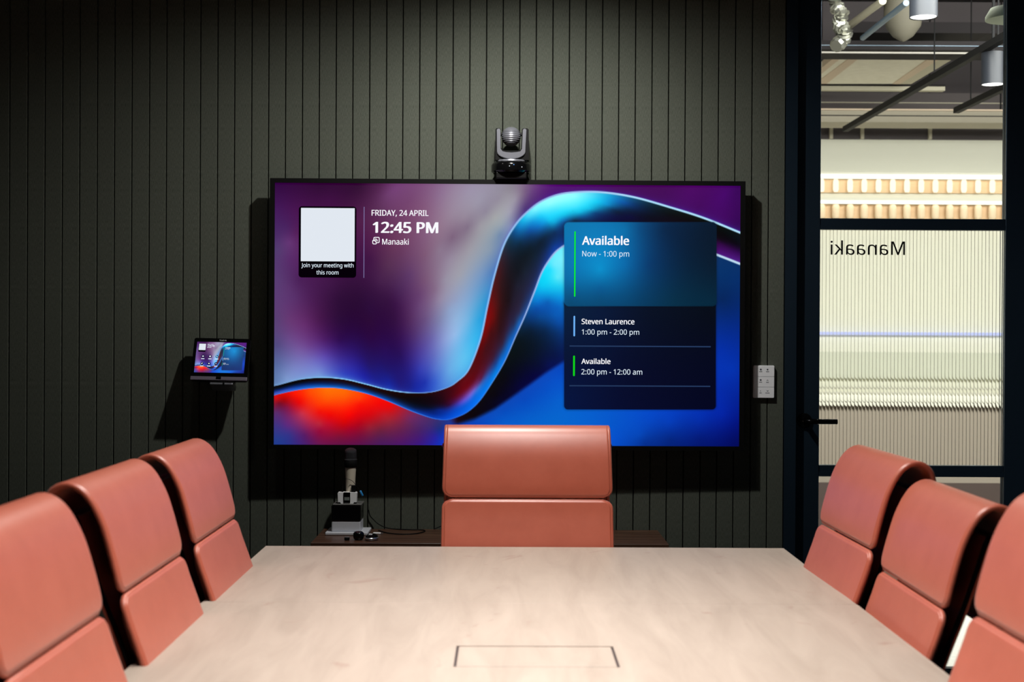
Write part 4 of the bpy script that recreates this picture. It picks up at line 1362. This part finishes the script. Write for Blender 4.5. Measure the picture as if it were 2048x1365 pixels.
# two lit wall shelves
for i, (ya, yb, yc, lab) in enumerate(((350, 357.5, 384, 'wall shelf strip with lit blobs made as glowing tubes in a tan niche, upper of two beyond the door'),
                                      (402.5, 408, 437.5, 'wall shelf strip with plain tan battens, lower of two beyond the door'))):
    Y = CY1 - 0.12
    sh = empty('wall_shelf', (0, 0, 0))
    tag(sh, lab, 'shelf')
    MB().box(-1.2, 6.3, Y, CY1 - 0.001, fz(ya, Y), fz(ya - 5, Y)).build('shelf_board', M['cream'], sh)
    MB().box(-1.2, 6.3, Y - 0.006, Y + 0.02, fz(yb, Y), fz(ya, Y)).build('light_strip', M['led'], sh)
    MB().box(-1.2, 6.3, Y + 0.09, CY1 - 0.002, fz(yc, Y), fz(yb, Y)).build('back_board', M['tan'], sh)
    zA, zB = fz(yc, Y) + 0.001, fz(yb, Y) - 0.002
    xs = [fx(1646 + 28.6 * k, 370, Y) for k in range(13)]
    sp_ = xs[1] - xs[0]
    first = None
    bw = 0.022 if i == 0 else 0.03
    for k in range(-18, 31):
        x = xs[0] + sp_ * k
        if x < -1.15 or x > 6.25:
            continue
        vis = 0 <= k < 14
        if first is None:
            bme = MB().lathe([(0.0, 0.0), (bw * .7, 0.0), (bw, 0.02), (bw, zB - zA - 0.02), (bw * .7, zB - zA), (0.0, zB - zA)], 14).mesh('batten')
            bme.materials.append(M['blob_glow'] if i == 0 else mat('pale_batten', (240, 216, 182), 0.6))
            bme.polygons.foreach_set('use_smooth', [True] * len(bme.polygons))
            first = bme
        new_obj('blob_tube' if i == 0 else 'batten', first, None, sh, False, (x, Y + 0.05, zA))  # upper row: made-up glowing tubes stand in for the lit blobs
# counter along the far wall, seen blurred through the reeded pane
ct = empty('counter', (0, 0, 0))
tag(ct, 'long pale counter with a lit edge, blurred behind the reeded glass', 'counter')
Yc = 9.6
MB().box(-1.5, 6.3, Yc, CY1 - 0.01, fz(812, Yc), fz(790, Yc)).build('worktop', M['cream'], ct)
MB().box(-1.5, 6.3, Yc - 0.01, Yc + 0.02, fz(785, Yc), fz(779, Yc)).build('light_strip', glow('warm_edge', (240, 236, 206), 1.1), ct)
MB().box(-1.5, 6.3, Yc - 0.012, Yc, fz(803, Yc), fz(792, Yc)).build('front_edge', M['cream'], ct)
MB().box(-1.5, 6.3, Yc + 0.06, CY1 - 0.01, 0.32, fz(812, Yc)).build('front_panel', mat('counter_front', (146, 136, 122), 0.7), ct)
MB().box(-1.5, 6.3, Yc + 0.05, CY1 - 0.01, 0.0, 0.32).build('kick_board', M['brown_cab'], ct)
MB().box(-1.5, 6.3, CY1 - 0.06, CY1 - 0.001, fz(757), fz(705)).build('splashback', mat('sage_splashback', (200, 202, 186), 0.6), ct)
bn = MB().box(-1.5, 6.3, CY1 - 0.05, CY1 - 0.001, fz(671), fz(665)).build('light_bar', M['led_cool'])
tag(bn, 'thin cool white light bar on the far wall above the counter', 'light')
# services under the corridor ceiling


def strip_box(name, px0, py0, px1, py1, z0, z1, mt, parent=None, pad_=(0, 0)):
    a, b = atZ(px0, py0, z0), atZ(px1, py1, z0)
    return MB().box(min(a.x, b.x) - pad_[0], max(a.x, b.x) + pad_[1], min(a.y, b.y), max(a.y, b.y), z0, z1).build(name, mt, parent)


Yd = 10.2
dc = empty('air_duct', (0, 0, 0))
tag(dc, 'pale beige air duct running across, lowest over the lit shelves', 'duct')
MB().box(-1.0, 6.3, Yd, Yd + 0.3, fz(245, Yd), fz(222, Yd)).build('body', mat('pale_duct', (156, 149, 132), 0.7), dc)
MB().box(-1.0, 6.3, Yd - 0.02, Yd + 0.32, fz(222, Yd), fz(219, Yd)).build('flange', M['raft_edge'], dc)
MB().box(-1.0, 6.3, Yd - 0.012, Yd, fz(233, Yd), fz(231.5, Yd)).build('seam', M['dark_services'], dc)
for hx in (2.0, 3.6):
    MB().tube([(hx, Yd + .15, fz(219, Yd)), (hx, Yd + .15, 3.9)], 0.006, 6).build('hanger', M['black_matt'], dc, smooth=True)
Yd = 10.6
dc = empty('air_duct', (0, 0, 0))
tag(dc, 'dark grey air duct running across, behind and above the pale beige duct', 'duct')
MB().box(-1.0, 6.3, Yd, Yd + 0.35, fz(219, Yd), fz(186, Yd)).build('body', mat('grey_duct', (84, 77, 77), 0.8), dc)
MB().box(-1.0, 6.3, Yd - 0.012, Yd, fz(207, Yd), fz(205.5, Yd)).build('seam', M['beige_services'], dc)
for hx in (1.6, 3.2):
    MB().tube([(hx, Yd + .15, fz(186, Yd)), (hx, Yd + .15, 3.9)], 0.006, 6).build('hanger', M['black_matt'], dc, smooth=True)
Yd = 9.9
x0, x1 = fx(1640, 175, Yd) - 2.5, fx(1890, 175, Yd)
o = MB().box(x0, x1, Yd, Yd + 0.06, fz(181, Yd), fz(173, Yd)).build('cable_tray', M['beige_services'])
tag(o, 'beige cable tray hung just under the pale acoustic raft', 'cable tray')
for hx in (2.2, 3.4):
    MB().tube([(hx, Yd + .03, fz(173, Yd)), (hx, Yd + .03, 3.9)], 0.005, 6).build('hanger', M['black_matt'], o, smooth=True)
MB().box(x0, x1, Yd - 0.005, Yd + 0.065, fz(172, Yd), fz(169.5, Yd)).build('rim', M['dark_services'], o)
# acoustic raft
zr_ = fz(168, 9.8)
a, b = atZ(1655, 168, zr_), atZ(1785, 168, zr_)
c, d = atZ(1728, 110, zr_), atZ(1905, 110, zr_)
rf = empty('acoustic_raft', (0, 0, 0))
tag(rf, 'large flat pale acoustic raft hung under the dark corridor ceiling', 'ceiling panel')


def quad_slab(name, pts, z, th, mt, parent):
    vs = [(p.x, p.y, z) for p in pts] + [(p.x, p.y, z + th) for p in pts]
    return MB().add(vs, [(0, 1, 2, 3), (7, 6, 5, 4), (0, 4, 5, 1), (1, 5, 6, 2), (2, 6, 7, 3), (3, 7, 4, 0)]).build(name, mt, parent)


quad_slab('panel', [atZ(1560, 168, zr_), atZ(1790, 168, zr_), atZ(1876, 110, zr_), atZ(1700, 110, zr_)], zr_, 0.03, M['raft'], rf)
quad_slab('edge', [atZ(1785, 168.5, zr_ - .004), atZ(1800, 168.5, zr_ - .004), atZ(1893, 110, zr_ - .004), atZ(1868, 110, zr_ - .004)], zr_ - .004, 0.04, M['raft_edge'], rf)
quad_slab('edge', [atZ(1800, 168.5, zr_ - .004), atZ(1822, 168.5, zr_ - .004), atZ(1920, 110, zr_ - .004), atZ(1893, 110, zr_ - .004)], zr_ - .004, 0.05, M['beige_services'], rf)
quad_slab('edge', [atZ(1630, 168, zr_ - .004), atZ(1653, 168, zr_ - .004), atZ(1727, 110, zr_ - .004), atZ(1708, 110, zr_ - .004)], zr_ - .004, 0.04, M['raft_edge'], rf)
quad_slab('edge', [atZ(1600, 168, zr_ - .004), atZ(1618, 168, zr_ - .004), atZ(1690, 110, zr_ - .004), atZ(1676, 110, zr_ - .004)], zr_ - .004, 0.04, M['raft_edge'], rf)
Yd = 8.1
o = MB().tube([(0.5, Yd, fz(106, Yd)), (6.3, Yd, fz(106, Yd))], 0.0055, 8).build('conduit', mat('conduit_grey', (150, 146, 138), 0.6), None, smooth=True)
tag(o, 'thin pale conduit crossing straight over the acoustic raft', 'pipe')
Yd = 8.25
o = MB().box(0.5, 6.3, Yd, Yd + 0.3, fz(100, Yd), fz(82, Yd)).build('air_duct', M['dark_services'])
tag(o, 'dark duct running across above the thin pale conduit', 'duct')
MB().box(0.5, 6.3, Yd - 0.01, Yd, fz(93, Yd), fz(91.5, Yd)).build('seam', M['blue_pipe'], o)
# black tracks running towards the far wall
for (pa, pb, z, lab) in (((1690, 264), (2030, 69), 2.72, 'black lighting track over the acoustic raft, longer of two'), ((1912, 227), (2040, 166), 2.72, 'black lighting track lower beside the small lamp, shorter of two')):
    A, B = atZ(*pa, z), atZ(*pb, z)
    dirv = (B - A).normalized()
    n = Vector((-dirv.y, dirv.x, 0)) * 0.018
    mb = MB()
    mb.add([A - n, A + n, B + n, B - n, A - n + Vector((0, 0, .035)), A + n + Vector((0, 0, .035)), B + n + Vector((0, 0, .035)), B - n + Vector((0, 0, .035))],
           [(0, 1, 2, 3), (7, 6, 5, 4), (0, 4, 5, 1), (1, 5, 6, 2), (2, 6, 7, 3), (3, 7, 4, 0)])
    o = mb.build('lighting_track', M['black_matt'])
    tag(o, lab, 'light track')
    for t in ((0.62, 0.93) if pa[0] < 1800 else (0.25, 0.95)):
        h = A.lerp(B, t)
        MB().tube([(h.x, h.y, h.z + .03), (h.x, h.y, 3.9)], 0.004, 6).build('hanger', M['black_matt'], o, smooth=True)


def can_light(px, py, dpx, D, hpx, lab, on=True):
    p = atY(px, py, D)
    r = dpx * D / F / 2
    root = empty('can_light', p)
    tag(root, lab, 'ceiling light')
    h = hpx * D / F
    MB().lathe([(r * .9, 0.004), (r, 0.0), (r, h), (0.0, h)], 32).build('body', M['lamp_body'], root, smooth=True)
    MB().lathe([(0.0, 0.002), (r * .92, 0.003), (r * .9, 0.006), (0.0, 0.006)], 32).build('lens', M['lamp_glow'] if on else M['cream'], root, smooth=True)
    MB().tube([(0, 0, h), (0, 0, 3.9 - p.z)], 0.008, 8).build('stem', M['black_matt'], root)
    return root


can_light(1846.5, 35.5, 55, 5.95, 60, 'grey can light glowing below the ceiling, nearest and larger of two')
can_light(1985.5, 170, 46, 7.0, 64, 'grey can light glowing below the ceiling, smaller and farther of two')
p = atY(2019, 43, 5.4)
ds = empty('ceiling_speaker', p)
tag(ds, 'round pale unlit disc hanging at the top corner behind the door stile', 'speaker')
rr = 47 * 5.4 / F
MB().lathe([(0.0, 0.002), (rr * .75, 0.0), (rr, 0.006), (rr, 0.02), (rr * .8, 0.05), (0.0, 0.05)], 36).build('body', mat('speaker_grey', (168, 176, 156), 0.7), ds, smooth=True)
MB().tube([(0, 0, .05), (0, 0, 3.9 - p.z)], 0.01, 8).build('stem', M['black_matt'], ds)
# pale round bag-like duct end behind the nearer can light
p = atY(1806, 84, 7.9)
q2 = 7.9 / F
o = MB().lathe([(0.0, 0.0), (6 * q2, 2 * q2), (20 * q2, 11 * q2), (34 * q2, 30 * q2), (38 * q2, 52 * q2), (38 * q2, 90 * q2), (0.0, 110 * q2)], 28).build('duct_end', mat('duct_cloth', (84, 80, 68), 0.8), None, smooth=True, loc=p)
tag(o, 'pale beige rounded duct end hanging behind the nearer can light', 'duct')
for (pa, pb, z, r, mt_, lab) in (((1725, 76), (1812, 6), 3.0, 0.016, 'blue_pipe', 'thin blue-grey pipe slanting up before the rounded duct end'),
                                ((1690, 58), (1765, 2), 3.15, 0.022, 'beige_services', 'pale slanting pipe beside the crumpled foil duct')):
    A, B = atZ(*pa, z), atZ(*pb, z)
    o = MB().tube([A, B], r, 10).build('pipe', M[mt_], None, smooth=True)
    tag(o, lab, 'pipe')
# crumpled foil flexible duct
D = 7.4
pts = [(1668, -14), (1672, 12), (1684, 30), (1676, 48), (1690, 62), (1684, 80), (1672, 92)]
cp_ = [atY(x, y, D + 0.05 * (k % 2)) for k, (x, y) in enumerate(pts)]
cc = catmull([tuple(p) for p in cp_], 14)
rs = [0.028 + 0.012 * math.sin(k * 1.9) + random.uniform(-.006, .006) for k in range(len(cc))]
o = MB().tube(cc, rs, 9).build('flexible_duct', M['foil'], None, smooth=False)
tag(o, 'crumpled silver foil flexible duct hanging in the dark ceiling void', 'duct')
for (xa, xb, ya, yb, D, mt_) in ((1878, 1912, 40, 66, 8.0, 'dark_services'),):
    o = MB().box(fx(1700, 60, 8.9), fx(2030, 60, 8.9) + 1, 8.9, 9.2, fz(66, 8.9), fz(44, 8.9)).build('cable_tray', M['dark_services'])
    tag(o, 'broad dark tray high in the ceiling void behind the can lights', 'cable tray')
